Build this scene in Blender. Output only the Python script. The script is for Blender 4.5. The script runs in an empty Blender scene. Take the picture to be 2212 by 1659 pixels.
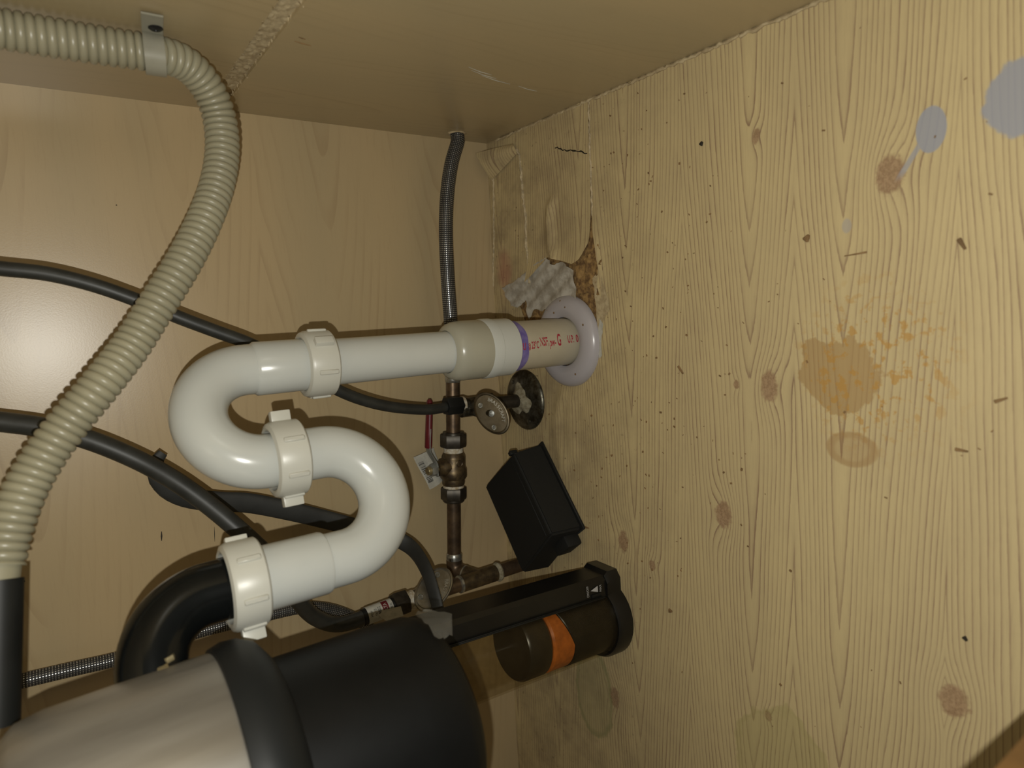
import bpy, bmesh, math, random
import numpy as np
from mathutils import Matrix, Vector
from mathutils.geometry import delaunay_2d_cdt

random.seed(4)
SC = bpy.context.scene
COL = SC.collection
PI = math.pi

# ------------------------------------------------------------------ camera
# x: 0 at the right cabinet side, negative to the left; y: 0 at the back, negative to the front; z up
RC = np.array([[-0.04854092, -0.57746144, -0.81497366],
               [-0.99236034, -0.06477287, 0.10500207],
               [-0.11342282, 0.81384443, -0.56990569]])
CP = np.array([-0.19423651, -0.66402964, 0.4423785])
FPX = 1409.79
cam_d = bpy.data.cameras.new('camera')
cam = bpy.data.objects.new('camera', cam_d)
COL.objects.link(cam)
M = Matrix.Identity(4)
for i in range(3):
    M[i][0] = RC[0][i]
    M[i][1] = -RC[1][i]
    M[i][2] = -RC[2][i]
    M[i][3] = CP[i]
cam.matrix_world = M
cam_d.sensor_fit = 'HORIZONTAL'
cam_d.sensor_width = 36
cam_d.lens = FPX / 2212 * 36
cam_d.clip_start = 0.01
cam_d.dof.use_dof = True
cam_d.dof.focus_distance = 0.62
cam_d.dof.aperture_fstop = 7.0
SC.camera = cam

# ------------------------------------------------------------------ world and lights
w = bpy.data.worlds.new('kitchen_dim')
SC.world = w
w.use_nodes = True
bg = w.node_tree.nodes['Background']
bg.inputs[0].default_value = (1.0, 0.89, 0.70, 1)
bg.inputs[1].default_value = 0.095

fl_d = bpy.data.lights.new('phone_flash', 'POINT')
fl_d.energy = 6.4
fl_d.color = (1.0, 0.98, 0.90)
fl_d.shadow_soft_size = 0.002
flash = bpy.data.objects.new('phone_flash', fl_d)
COL.objects.link(flash)
flash.location = (CP[0] - 0.027, CP[1], CP[2] + 0.011)

SC.view_settings.view_transform = 'Standard'
SC.view_settings.look = 'None'
SC.view_settings.exposure = 0.0
SC.view_settings.gamma = 1.0
SC.view_settings.use_curve_mapping = False


# ------------------------------------------------------------------ measuring helpers
def ray(px, py):
    return RC.T @ np.array([(px - 1106) / FPX, (py - 829.5) / FPX, 1.0])


def on(px, py, ax, v):
    d = ray(px, py)
    return CP + d * (v - CP[ax]) / d[ax]


def FL(px, py, z=0.0):
    return on(px, py, 2, z)


def BK(px, py, y=0.0):
    return on(px, py, 1, y)


def SD(px, py, x=0.0):
    return on(px, py, 0, x)


def DP(px, py, dep):
    return CP + ray(px, py) * dep


# ------------------------------------------------------------------ node helpers
class S:
    def __init__(s, nt, o):
        s.nt, s.o = nt, o

    def _m(s, op, *a):
        n = s.nt.nodes.new('ShaderNodeMath')
        n.operation = op
        for i, v in enumerate((s,) + a):
            if isinstance(v, S):
                s.nt.links.new(v.o, n.inputs[i])
            else:
                n.inputs[i].default_value = v
        return S(s.nt, n.outputs[0])

    def __add__(s, b): return s._m('ADD', b)
    __radd__ = __add__
    def __mul__(s, b): return s._m('MULTIPLY', b)
    __rmul__ = __mul__
    def __sub__(s, b): return s._m('SUBTRACT', b)
    def __rsub__(s, b): return (s * -1.0) + b
    def __truediv__(s, b): return s._m('DIVIDE', b)
    def __pow__(s, b): return s._m('POWER', b)
    def abs(s): return s._m('ABSOLUTE')
    def sqrt(s): return s._m('SQRT')
    def fract(s): return s._m('FRACT')
    def sin(s): return s._m('SINE')
    def min(s, b): return s._m('MINIMUM', b)
    def max(s, b): return s._m('MAXIMUM', b)
    def exp(s): return s._m('EXPONENT')

    def step(s, a, b, lo=0.0, hi=1.0):
        n = s.nt.nodes.new('ShaderNodeMapRange')
        n.interpolation_type = 'SMOOTHSTEP'
        n.inputs[1].default_value, n.inputs[2].default_value = (a, b) if a < b else (b, a)
        n.inputs[3].default_value, n.inputs[4].default_value = (lo, hi) if a < b else (hi, lo)
        s.nt.links.new(s.o, n.inputs[0])
        return S(s.nt, n.outputs[0])


class Mat:
    def __init__(s, name):
        s.m = bpy.data.materials.new(name)
        s.m.use_nodes = True
        s.nt = s.m.node_tree
        s.b = s.nt.nodes['Principled BSDF']
        s.tc = s.nt.nodes.new('ShaderNodeTexCoord')

    def xyz(s, out='Object'):
        n = s.nt.nodes.new('ShaderNodeSeparateXYZ')
        s.nt.links.new(s.tc.outputs[out], n.inputs[0])
        return [S(s.nt, n.outputs[i]) for i in range(3)]

    def vec(s, x, y, z):
        n = s.nt.nodes.new('ShaderNodeCombineXYZ')
        for i, v in enumerate((x, y, z)):
            if isinstance(v, S):
                s.nt.links.new(v.o, n.inputs[i])
            else:
                n.inputs[i].default_value = v
        return n.outputs[0]

    def noise(s, scale, detail=3, rough=0.5, vec=None, dist=0.0):
        n = s.nt.nodes.new('ShaderNodeTexNoise')
        n.inputs['Scale'].default_value = scale
        n.inputs['Detail'].default_value = detail
        n.inputs['Roughness'].default_value = rough
        n.inputs['Distortion'].default_value = dist
        s.nt.links.new(vec if vec is not None else s.tc.outputs['Object'], n.inputs['Vector'])
        return S(s.nt, n.outputs[0])

    def voronoi(s, scale, vec=None, feature='F1'):
        n = s.nt.nodes.new('ShaderNodeTexVoronoi')
        n.feature = feature
        n.inputs['Scale'].default_value = scale
        s.nt.links.new(vec if vec is not None else s.tc.outputs['Object'], n.inputs['Vector'])
        return n

    def mix(s, f, a, b):
        n = s.nt.nodes.new('ShaderNodeMix')
        n.data_type = 'RGBA'
        n.clamp_factor = True
        for k, v in ((0, f), (6, a), (7, b)):
            if isinstance(v, S):
                s.nt.links.new(v.o, n.inputs[k])
            elif hasattr(v, 'is_output'):
                s.nt.links.new(v, n.inputs[k])
            elif k == 0:
                n.inputs[k].default_value = v
            else:
                n.inputs[k].default_value = (*v, 1)
        return n.outputs[2]

    def set(s, key, v):
        i = s.b.inputs[key]
        if isinstance(v, S):
            s.nt.links.new(v.o, i)
        elif hasattr(v, 'is_output'):
            s.nt.links.new(v, i)
        elif isinstance(v, tuple) and len(v) == 3:
            i.default_value = (*v, 1)
        else:
            i.default_value = v
        return s

    def bump(s, h, strength=0.3, dist=0.001):
        n = s.nt.nodes.new('ShaderNodeBump')
        n.inputs['Strength'].default_value = strength
        n.inputs['Distance'].default_value = dist
        s.nt.links.new(h.o, n.inputs['Height'])
        s.nt.links.new(n.outputs[0], s.b.inputs['Normal'])
        return s


def simple(name, col, rough=0.5, metal=0.0, var=0.12, scale=60.0, col2=None, bump=0.0, bscale=None, spec=None, sss=0.0):
    m = Mat(name)
    n = m.noise(scale, 4, 0.6)
    c2 = col2 if col2 else tuple(c * (1 - var) for c in col)
    m.set('Base Color', m.mix(n.step(0.35, 0.65), col, c2))
    m.set('Roughness', rough)
    m.set('Metallic', metal)
    if spec is not None:
        m.set('Specular IOR Level', spec)
    if sss:
        m.set('Subsurface Weight', sss)
        m.b.inputs['Subsurface Radius'].default_value = (0.004, 0.003, 0.002)
        m.b.inputs['Subsurface Scale'].default_value = 1.0
    if bump:
        m.bump(m.noise(bscale or scale * 4, 3, 0.6), bump, 0.0006)
    return m.m


# pine-look vinyl: nested grain arches around heart lines, knots, stains
KNOTS = [(-.122, -.459, .014, .010), (-.262, -.374, .014, .008), (-.372, -.331, .013, .009), (-.427, -.213, .012, .008),
         (-.601, -.193, .012, .009), (-.453, -.503, .012, .010), (-.076, -.364, .006, .004), (-.44, -.25, .006, .005),
         (-.262, -.345, .004, .003), (-.53, -.372, .005, .004)]


def pine(name, shift=(0.0, 0.0), stains=True, dirt=0.25):
    m = Mat(name)
    x, y, z = m.xyz()
    x0, y0 = x, y
    if not stains:
        x = x + shift[0]
        y = y + shift[1]
    wv = m.vec(x * 3.5, y * 9.0, 0.0)
    n1 = m.noise(1.0, 3, 0.55, wv) - 0.5
    n2 = m.noise(1.0, 2, 0.5, m.vec(x * 4.0, y * 5.0, 3.3)) - 0.5
    v = y + n1 * 0.007
    u = x + n2 * 0.10
    dv = None
    for c in (-.012, -.096, -.229, -.358, -.430, -.565):
        d = (v - c).abs()
        dv = d if dv is None else dv.min(d)
    a, K = 0.013, 285.0
    phi = u * -15.0 + (u * 17.0).sin() * 0.4 + ((dv * dv + a * a).sqrt() - a) * K + n1 * 0.2 + m.noise(1.0, 2, 0.5, m.vec(x * 0.35, dv * 60.0, 5.0)) * (dv * 70.0).min(1.0) * 2.6
    knot = None
    for (kx, ky, rx, ry) in KNOTS:
        d2 = ((x - kx) / (rx * 1.2)) ** 2.0 + ((y - ky) / (ry * 1.15)) ** 2.0
        phi = phi + (d2 * -0.45).exp() * (2.6 * rx / 0.014)
        k = (d2 + (m.noise(260, 2) - 0.5) * 0.9).step(0.75, 0.30)
        knot = k if knot is None else knot.max(k)
    fib = m.noise(1.0, 3, 0.7, m.vec(x * 45.0, y * 900.0, 0.0))
    phi = phi + (fib - 0.5) * 0.20
    fr = phi.fract()
    strength = m.noise(1.0, 2, 0.5, m.vec(x * 9.0, y * 60.0, 1.0)).step(0.25, 0.75, 0.45, 1.0)
    line = (fr.step(0.30, 0.95) * 0.28 + fr.step(0.74, 0.95) * 0.72) * fr.step(1.0, 0.975) * strength
    tone = m.noise(1.0, 3, 0.5, m.vec(x * 2.0, y * 9.0, 7.0))
    base = m.mix(tone.step(0.3, 0.7), (0.58, 0.47, 0.25), (0.515, 0.415, 0.225))
    base = m.mix(fib.step(0.42, 0.72) * 0.22, base, (0.36, 0.27, 0.16))
    c = m.mix(line * 0.92, base, (0.225, 0.138, 0.088))
    ring = ((m.noise(420, 3, 0.7) * 3.0).fract()).step(0.2, 0.8)
    c = m.mix(knot * 0.85, c, m.mix(ring, (0.255, 0.155, 0.085), (0.36, 0.235, 0.135)))
    # grey-brown grime, stronger towards the back
    g = m.noise(22, 5, 0.65)
    gd = g.step(0.30, 0.80) * (y.step(-0.33, -0.10) * 0.55 + dirt * 0.4)
    c = m.mix(gd, c, (0.19, 0.14, 0.085))
    specks = m.noise(240, 2, 0.5).step(0.70, 0.74) * y.step(-0.34, -0.05)
    c = m.mix(specks * 0.7, c, (0.10, 0.06, 0.035))
    if stains:
        nz = m.noise(34, 5, 0.62) - 0.5
        nf = m.noise(150, 3, 0.6)

        def ell(cx, cy, rx, ry, amp=0.6):
            d = (((x - cx) / rx) ** 2.0 + ((y - cy) / ry) ** 2.0).sqrt()
            return d + nz * amp
        # brown spill with speckled splash around it
        e = ell(-.250, -.428, .027, .030, 1.7)
        c = m.mix(e.step(1.03, 0.93) * 0.66, c, (0.35, 0.22, 0.085))
        e2 = ell(-.245, -.450, .056, .052, 0.8)
        c = m.mix(e2.step(1.25, 0.5) * nf.step(0.53, 0.62) * 0.72, c, (0.44, 0.24, 0.05))
        # ring stain
        e3 = ell(-.301, -.437, .0125, .0180, 0.35)
        c = m.mix(e3.step(1.05, 0.97) * 0.35 + (e3.step(1.0, 0.9) * e3.step(0.55, 0.75)) * 0.25, c, (0.33, 0.20, 0.08))
        # blue-grey paint marks
        e4 = ell(-.100, -.482, .0135, .0085, 0.12)
        e5 = ell(-.092, -.524, .021, .015, 1.2)
        h = (((x + .112) * 0.55 + (y + .473) * 0.84).abs() + nz * 0.001).step(0.0022, 0.0012) * x.step(-.128, -.120) * x.step(-.098, -.104)
        pm = e4.step(1.05, 0.95).max(e5.step(1.08, 0.92)).max(h * 0.8)
        e6 = ell(-.150, -.432, .006, .004, 0.5)
        pm = pm.max(e6.step(1.0, 0.7) * 0.5)
        c = m.mix(pm * 0.88, c, (0.30, 0.315, 0.36))
        # greenish water marks
        e7 = ell(-.610, -.160, .055, .030, 0.5)
        c = m.mix(e7.step(1.0, 0.9) * 0.28 + e7.step(1.02, 0.97) * e7.step(0.80, 0.93) * 0.35, c, (0.20, 0.205, 0.09))
        e8 = ell(-.575, -.385, .055, .045, 0.7)
        c = m.mix(e8.step(1.0, 0.85) * 0.30 + e8.step(1.02, 0.97) * e8.step(0.86, 0.95) * 0.3, c, (0.30, 0.27, 0.09))
    if not stains:
        # pink smear
        e9 = (((x0 + .150) / .035) ** 2.0 + ((y0 + .030) / .018) ** 2.0).sqrt() + (m.noise(40, 3) - 0.5) * 0.8
        c = m.mix(e9.step(1.1, 0.2) * 0.45, c, (0.42, 0.15, 0.11))
    m.set('Base Color', c)
    m.set('Roughness', g.step(0.3, 0.7, 0.55, 0.75))
    m.set('Specular IOR Level', 0.3)
    m.bump(line * -0.6 + fib * 0.4, 0.12, 0.0004)
    return m.m


def maple(name, along, across, tint=1.0, red=1.0):
    m = Mat(name)
    c3 = m.xyz()
    u, v = c3[along], c3[across]
    n1 = m.noise(1.0, 3, 0.5, m.vec(u * 4.0, v * 14.0, 2.0)) - 0.5
    n2 = m.noise(1.0, 2, 0.5, m.vec(u * 3.0, v * 4.0, 9.0)) - 0.5
    vv = v + n1 * 0.014
    dv = ((vv * 7.5).fract() - 0.5).abs() / 7.5
    a = 0.02
    phi = (u + n2 * 0.16) * -11.0 + ((dv * dv + a * a).sqrt() - a) * 120.0 + n1 * 2.0
    fr = phi.fract()
    line = fr.step(0.55, 0.97) * fr.step(1.0, 0.97)
    stg = m.noise(1.0, 2, 0.5, m.vec(u * 5.0, v * 22.0, 5.0)).step(0.4, 0.75)
    fib = m.noise(1.0, 3, 0.7, m.vec(u * 30.0, v * 500.0, 0.0))
    tone = m.noise(1.0, 3, 0.5, m.vec(u * 1.5, v * 8.0, 4.0))
    A = (0.48 * tint * red, 0.365 * tint, 0.205 * tint)
    B = (0.425 * tint * red, 0.335 * tint, 0.195 * tint)
    D = (0.31 * tint * red, 0.215 * tint, 0.115 * tint)
    c = m.mix(tone.step(0.35, 0.65), A, B)
    c = m.mix(fib.step(0.5, 0.75) * 0.14, c, D)
    c = m.mix(line * stg * 0.42, c, D)
    m.set('Base Color', c)
    m.set('Roughness', 0.32)
    m.set('Specular IOR Level', 0.62)
    m.bump(m.noise(900, 2, 0.5), 0.07, 0.0004)
    return m.m


def braid(name, nu, nv, light=(0.75, 0.75, 0.72), dark=(0.02, 0.02, 0.02)):
    m = Mat(name)
    uv = m.xyz('UV')
    a = (uv[0] * nu + uv[1] * nv).sin()
    b = (uv[0] * nu - uv[1] * nv).sin()
    k = (a * b).step(0.45, 0.72)
    m.set('Base Color', m.mix(k, dark, light))
    m.set('Metallic', k * 0.9)
    m.set('Roughness', k.step(0, 1, 0.65, 0.30))
    m.bump(k, 0.6, 0.0008)
    return m.m


M_FLOOR = pine('vinyl_pine')
M_STRIP = pine('vinyl_pine_strip', (0.37, 0.013), False, 0.5)
M_STRIP2 = pine('vinyl_pine_strip_b', (0.13, -0.062), False, 0.45)
M_BACK = maple('maple_laminate_back', 0, 2)
M_SIDE = maple('maple_laminate_side', 2, 1, 0.92, 0.97)
M_STILE = simple('orange_wood', (0.17, 0.085, 0.025), 0.45, 0, 0.25, 40)
M_TEAR = simple('torn_vinyl_edge', (0.56, 0.46, 0.29), 0.7, 0, 0.4, 200)
M_PVC = simple('white_pvc', (0.515, 0.535, 0.51), 0.22, 0, 0.03, 20, spec=0.5)
M_NUT = simple('ivory_pvc', (0.52, 0.52, 0.465), 0.34, 0, 0.03, 30)
M_CREAM = simple('cream_pvc', (0.44, 0.40, 0.305), 0.36, 0, 0.08, 35)
M_BEIGE = simple('beige_adapter', (0.37, 0.36, 0.29), 0.25, 0, 0.04, 30)
M_FLANGE = simple('lilac_white_flange', (0.40, 0.38, 0.40), 0.26, 0, 0.05, 30)
M_PURPLE = simple('purple_primer', (0.115, 0.085, 0.30), 0.5, 0, 0, 90, col2=(0.20, 0.17, 0.38))
M_RED = simple('red_ink', (0.40, 0.02, 0.045), 0.6, 0, 0.3, 900)
M_HOSE = simple('cream_corrugated', (0.315, 0.295, 0.205), 0.35, 0, 0.10, 15, sss=0.12)
M_CLIP = simple('frosted_clip', (0.30, 0.29, 0.23), 0.35, 0, 0.1, 60, sss=0.1)
M_BLACKHOSE = simple('black_hose', (0.034, 0.036, 0.033), 0.46, 0, 0.3, 60)
M_RUBBER = simple('black_rubber', (0.010, 0.011, 0.0105), 0.5, 0, 0.3, 40, spec=0.35)
M_CORD = simple('black_cord', (0.030, 0.032, 0.031), 0.6, 0, 0.3, 40, bump=0.15)
M_ABS = simple('black_abs', (0.006, 0.007, 0.007), 0.17, 0, 0.3, 25, spec=0.28)
M_DISP = simple('disposer_black', (0.0055, 0.006, 0.006), 0.45, 0, 0.3, 14, spec=0.22)
M_BAND = simple('disposer_band', (0.010, 0.0115, 0.012), 0.5, 0, 0.2, 14, spec=0.3)
M_BOX = simple('black_box_plastic', (0.0045, 0.005, 0.004), 0.75, 0, 0.3, 300)
M_CANB = simple('canister_black', (0.006, 0.006, 0.0055), 0.33, 0, 0.3, 60)
M_DRUM = simple('canister_drum', (0.020, 0.015, 0.009), 0.3, 0, 0.3, 60)
M_ORANGE = simple('orange_plastic', (0.55, 0.15, 0.02), 0.3, 0, 0.25, 160)
M_GREYPRINT = simple('grey_print', (0.42, 0.42, 0.42), 0.6, 0, 0.1, 90)
M_COPPER = simple('aged_copper', (0.165, 0.112, 0.068), 0.40, 0.72, 0, 90, col2=(0.09, 0.063, 0.042))
M_SOLDER = simple('solder', (0.50, 0.50, 0.46), 0.32, 0.85, 0.35, 200)
M_BRASS = simple('dark_brass', (0.165, 0.12, 0.062), 0.42, 0.7, 0, 120, col2=(0.075, 0.055, 0.035), bump=0.15)
M_DARKNUT = simple('dark_bronze', (0.055, 0.046, 0.034), 0.42, 0.5, 0.35, 150)
M_CHROME = simple('worn_chrome', (0.30, 0.29, 0.26), 0.28, 0.9, 0, 60, col2=(0.21, 0.19, 0.15))
M_BRONZE = simple('bronzed_chrome', (0.15, 0.125, 0.085), 0.33, 0.85, 0, 60, col2=(0.10, 0.08, 0.05))
M_STEEL = simple('corroded_steel', (0.13, 0.125, 0.10), 0.34, 0.8, 0, 130, col2=(0.045, 0.036, 0.022), bump=0.2)
M_LEVER = simple('zinc_lever', (0.36, 0.37, 0.35), 0.45, 0.6, 0.2, 200)
M_TAPE = simple('thread_tape', (0.62, 0.59, 0.50), 0.7, 0, 0, 260, col2=(0.40, 0.32, 0.2))
M_REDGRIP = simple('red_vinyl_grip', (0.135, 0.011, 0.018), 0.4, 0, 0.2, 60)
M_PAPER = simple('paper_tag', (0.50, 0.49, 0.43), 0.8, 0, 0.2, 120)
M_INK = simple('black_ink', (0.015, 0.015, 0.015), 0.7, 0, 0.1, 60)
M_GREYBACK = simple('grey_vinyl_backing', (0.46, 0.43, 0.37), 0.8, 0, 0, 95, col2=(0.29, 0.26, 0.21), bump=0.5, bscale=220)
M_CHIP = simple('raw_chipboard', (0.33, 0.205, 0.075), 0.9, 0, 0, 180, col2=(0.12, 0.065, 0.025), bump=0.8, bscale=500)
M_DUST = simple('pale_sawdust', (0.50, 0.41, 0.25), 0.9, 0, 0, 160, col2=(0.36, 0.28, 0.16), bump=0.5, bscale=500)
M_CRUMB = simple('brown_crumb', (0.24, 0.145, 0.06), 0.8, 0, 0.4, 100)
M_DARKCRUMB = simple('dark_crumb', (0.02, 0.016, 0.01), 0.6, 0, 0.4, 100)
M_SCREW = simple('dark_screw', (0.03, 0.03, 0.03), 0.35, 0.6, 0.2, 100)
M_BOLT = simple('yellow_zinc', (0.45, 0.38, 0.22), 0.35, 0.7, 0.3, 150)
M_PUTTY = simple('cream_putty', (0.34, 0.31, 0.22), 0.8, 0, 0, 170, col2=(0.18, 0.15, 0.09), bump=0.5)
M_BRAID_U = braid('braid_upper', 1500.0, 12.0)
M_BRAID_L = braid('braid_lower', 1500.0, 10.0)


def brushed():
    m = Mat('stainless_shell')
    x, y, z = m.xyz()
    n = m.noise(1.0, 3, 0.6, m.vec(x * 60.0, y * 60.0, z * 9.0))
    refl_streaks = m.noise(1.0, 3, 0.5, m.vec(x * 45.0, y * 45.0, z * 7.0))  # streaks along the axis, blurred reflections painted into the base colour
    m.set('Base Color', m.mix(refl_streaks.step(0.3, 0.7), (0.43, 0.415, 0.38), (0.30, 0.285, 0.255)))
    m.set('Metallic', 0.72)
    m.set('Roughness', n.step(0.3, 0.7, 0.36, 0.50))
    return m.m


M_SHELL = brushed()


def clearmat(name, tint, fac, body=(0.10, 0.075, 0.04)):
    # thin tinted plastic wall: part clear, part gloss
    m = Mat(name)
    nt = m.nt
    tr = nt.nodes.new('ShaderNodeBsdfTransparent')
    n = m.noise(70, 3, 0.6)
    c = m.mix(n.step(0.3, 0.7), tint, tuple(t * 0.93 for t in tint))
    nt.links.new(c, tr.inputs[0])
    m.set('Base Color', body)
    m.set('Roughness', 0.07)
    mx = nt.nodes.new('ShaderNodeMixShader')
    mx.inputs[0].default_value = fac
    nt.links.new(tr.outputs[0], mx.inputs[1])
    nt.links.new(m.b.outputs[0], mx.inputs[2])
    nt.links.new(mx.outputs[0], nt.nodes['Material Output'].inputs[0])
    return m.m


M_AMBER = clearmat('amber_clear_plastic', (0.96, 0.94, 0.88), 0.07)
M_FILM = clearmat('clear_film', (0.90, 0.89, 0.85), 0.20, (0.40, 0.39, 0.34))


# ------------------------------------------------------------------ mesh helpers
def mk(name, V, F, mat, parent=None, smooth=True, ang=38, uv=None):
    me = bpy.data.meshes.new(name)
    me.from_pydata([tuple(map(float, p)) for p in V], [], [tuple(q) for q in F])
    bm = bmesh.new()
    bm.from_mesh(me)
    if uv is None:
        bmesh.ops.remove_doubles(bm, verts=bm.verts, dist=1e-6)
        bmesh.ops.dissolve_degenerate(bm, dist=1e-7, edges=bm.edges)
        bmesh.ops.recalc_face_normals(bm, faces=bm.faces)
    bm.to_mesh(me)
    bm.free()
    if smooth:
        for p in me.polygons:
            p.use_smooth = True
        me.set_sharp_from_angle(angle=math.radians(ang))
    if uv is not None:
        ul = me.uv_layers.new(name='UVMap')
        for lp in me.loops:
            ul.data[lp.index].uv = uv[lp.vertex_index]
    me.materials.append(mat)
    o = bpy.data.objects.new(name, me)
    COL.objects.link(o)
    if parent is not None:
        o.parent = parent
        if parent.type == 'EMPTY':
            o.matrix_parent_inverse = Matrix.Translation(parent.location).inverted()
    return o


def tag(o, label=None, cat=None, group=None, kind=None):
    if label: o['label'] = label
    if cat: o['category'] = cat
    if group: o['group'] = group
    if kind: o['kind'] = kind
    return o


def thing(name, loc, label, cat, group=None):
    e = bpy.data.objects.new(name, None)
    e.empty_display_size = 0.02
    e.location = tuple(map(float, loc))
    COL.objects.link(e)
    return tag(e, label, cat, group)


def norm(v):
    v = np.asarray(v, float)
    return v / np.linalg.norm(v)


def frame(o, zd, xh=(1, 0, 0)):
    z = norm(zd)
    x = np.asarray(xh, float)
    x = x - (x @ z) * z
    if np.linalg.norm(x) < 1e-4:
        x = np.array([0, 1.0, 0]) - z[1] * z
    x = norm(x)
    y = np.cross(z, x)
    return np.asarray(o, float), np.stack([x, y, z], 1)


def xf(fr, V):
    return [fr[0] + fr[1] @ np.asarray(p, float) for p in V]


ID = (np.zeros(3), np.eye(3))


def lathe(prof, n=40, fr=ID, closed=False, sx=1.0, sy=1.0):
    V, F = [], []
    for (r, z) in prof:
        for k in range(n):
            a = 2 * PI * k / n
            V.append((r * math.cos(a) * sx, r * math.sin(a) * sy, z))
    m = len(prof)
    for i in range(m - 1 if not closed else m):
        j = (i + 1) % m
        for k in range(n):
            l = (k + 1) % n
            F.append((i * n + k, i * n + l, j * n + l, j * n + k))
    if not closed:
        if prof[0][0] > 1e-6: F.append(tuple(range(n - 1, -1, -1)))
        if prof[-1][0] > 1e-6: F.append(tuple((m - 1) * n + k for k in range(n)))
    return xf(fr, V), F


def catmull(P, step=0.006):
    P = [np.asarray(p, float) for p in P]
    P = [2 * P[0] - P[1]] + P + [2 * P[-1] - P[-2]]
    out = []
    for i in range(1, len(P) - 2):
        a, b, c, d = P[i - 1:i + 3]
        n = max(2, int(np.linalg.norm(c - b) / step))
        for k in range(n):
            t = k / n
            out.append(0.5 * ((2 * b) + (c - a) * t + (2 * a - 5 * b + 4 * c - d) * t * t + (3 * b - a - 3 * c + d) * t ** 3))
    out.append(P[-2])
    return np.array(out)


def resample(path, step):
    s = np.concatenate([[0], np.cumsum(np.linalg.norm(np.diff(path, axis=0), axis=1))])
    n = max(2, int(round(s[-1] / step)))
    t = np.linspace(0, s[-1], n + 1)
    return np.stack([np.interp(t, s, path[:, i]) for i in range(3)], 1), t


def tube(path, rad, n=18, flat=None, hint=(0, 0, 1), caps=True, inner=False):
    """path (k,3); rad scalar or list; flat=(w,h) factors for an oval section."""
    path = np.asarray(path, float)
    k = len(path)
    T = np.gradient(path, axis=0)
    T /= np.linalg.norm(T, axis=1)[:, None]
    x = np.asarray(hint, float)
    V, F, UV = [], [], []
    s = np.concatenate([[0], np.cumsum(np.linalg.norm(np.diff(path, axis=0), axis=1))])
    for i in range(k):
        x = x - (x @ T[i]) * T[i]
        if np.linalg.norm(x) < 1e-5:
            x = np.array([1.0, 0.3, 0.2]) - (np.array([1.0, 0.3, 0.2]) @ T[i]) * T[i]
        x = x / np.linalg.norm(x)
        y = np.cross(T[i], x)
        r = rad if np.isscalar(rad) else rad[i]
        fw, fh = flat if flat else (1, 1)
        for j in range(n):
            a = 2 * PI * j / n
            V.append(path[i] + r * (fw * math.cos(a) * x + fh * math.sin(a) * y))
            UV.append((s[i], a if j * 2 < n or True else a))
    for i in range(k - 1):
        for j in range(n):
            l = (j + 1) % n
            F.append((i * n + j, i * n + l, (i + 1) * n + l, (i + 1) * n + j))
    if caps:
        F.append(tuple(range(n - 1, -1, -1)))
        F.append(tuple((k - 1) * n + j for j in range(n)))
    return V, F, UV


def tubeobj(name, path, rad, mat, parent=None, **kw):
    V, F, UV = tube(path, rad, **kw)
    return mk(name, V, F, mat, parent)


def tubeuv(name, path, rad, mat, parent=None, n=24):
    # with a seam so that the UV runs cleanly around
    V, F, UV = tube(path, rad, n=n, caps=False)
    o = mk(name, V, F, mat, parent, uv=UV)
    ul = o.data.uv_layers[0]
    for p in o.data.polygons:
        us = [ul.data[l].uv[1] for l in p.loop_indices]
        if max(us) - min(us) > PI:
            for l in p.loop_indices:
                if ul.data[l].uv[1] < PI:
                    ul.data[l].uv[1] += 2 * PI
    return o


def bbox(size, bev=0.0, seg=2):
    bm = bmesh.new()
    bmesh.ops.create_cube(bm, size=1)
    for v in bm.verts:
        v.co = Vector((v.co.x * size[0], v.co.y * size[1], v.co.z * size[2]))
    if bev:
        bmesh.ops.bevel(bm, geom=bm.edges[:], offset=bev, segments=seg, affect='EDGES', profile=0.6)
    bm.verts.ensure_lookup_table()
    V = [tuple(v.co) for v in bm.verts]
    F = [tuple(v.index for v in f.verts) for f in bm.faces]
    bm.free()
    return V, F


def boxobj(name, size, fr, mat, parent=None, bev=0.0, seg=2):
    V, F = bbox(size, bev, seg)
    return mk(name, xf(fr, V), F, mat, parent)


def join(*parts):
    V, F = [], []
    for (v, f) in parts:
        o = len(V)
        V += list(v)
        F += [tuple(i + o for i in q) for q in f]
    return V, F


def slab(x0, x1, y0, y1, z0, z1):
    V = [(x, y, z) for z in (z0, z1) for y in (y0, y1) for x in (x0, x1)]
    F = [(0, 2, 3, 1), (4, 5, 7, 6), (0, 1, 5, 4), (2, 6, 7, 3), (0, 4, 6, 2), (1, 3, 7, 5)]
    return V, F


def prism(poly, z0, z1, fr=ID):
    n = len(poly)
    V = [(p[0], p[1], z0) for p in poly] + [(p[0], p[1], z1) for p in poly]
    F = [tuple(range(n - 1, -1, -1)), tuple(range(n, 2 * n))]
    F += [(i, (i + 1) % n, n + (i + 1) % n, n + i) for i in range(n)]
    return xf(fr, V), F


def hexnut(r, z0, z1, fr, ch=0.0012):
    n = 6
    V, F = [], []
    prof = [(r * 0.80, z0), (r * 0.93, z0), (r, z0 + ch), (r, z1 - ch), (r * 0.93, z1), (r * 0.80, z1)]
    return lathe(prof, 6, fr)


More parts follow.
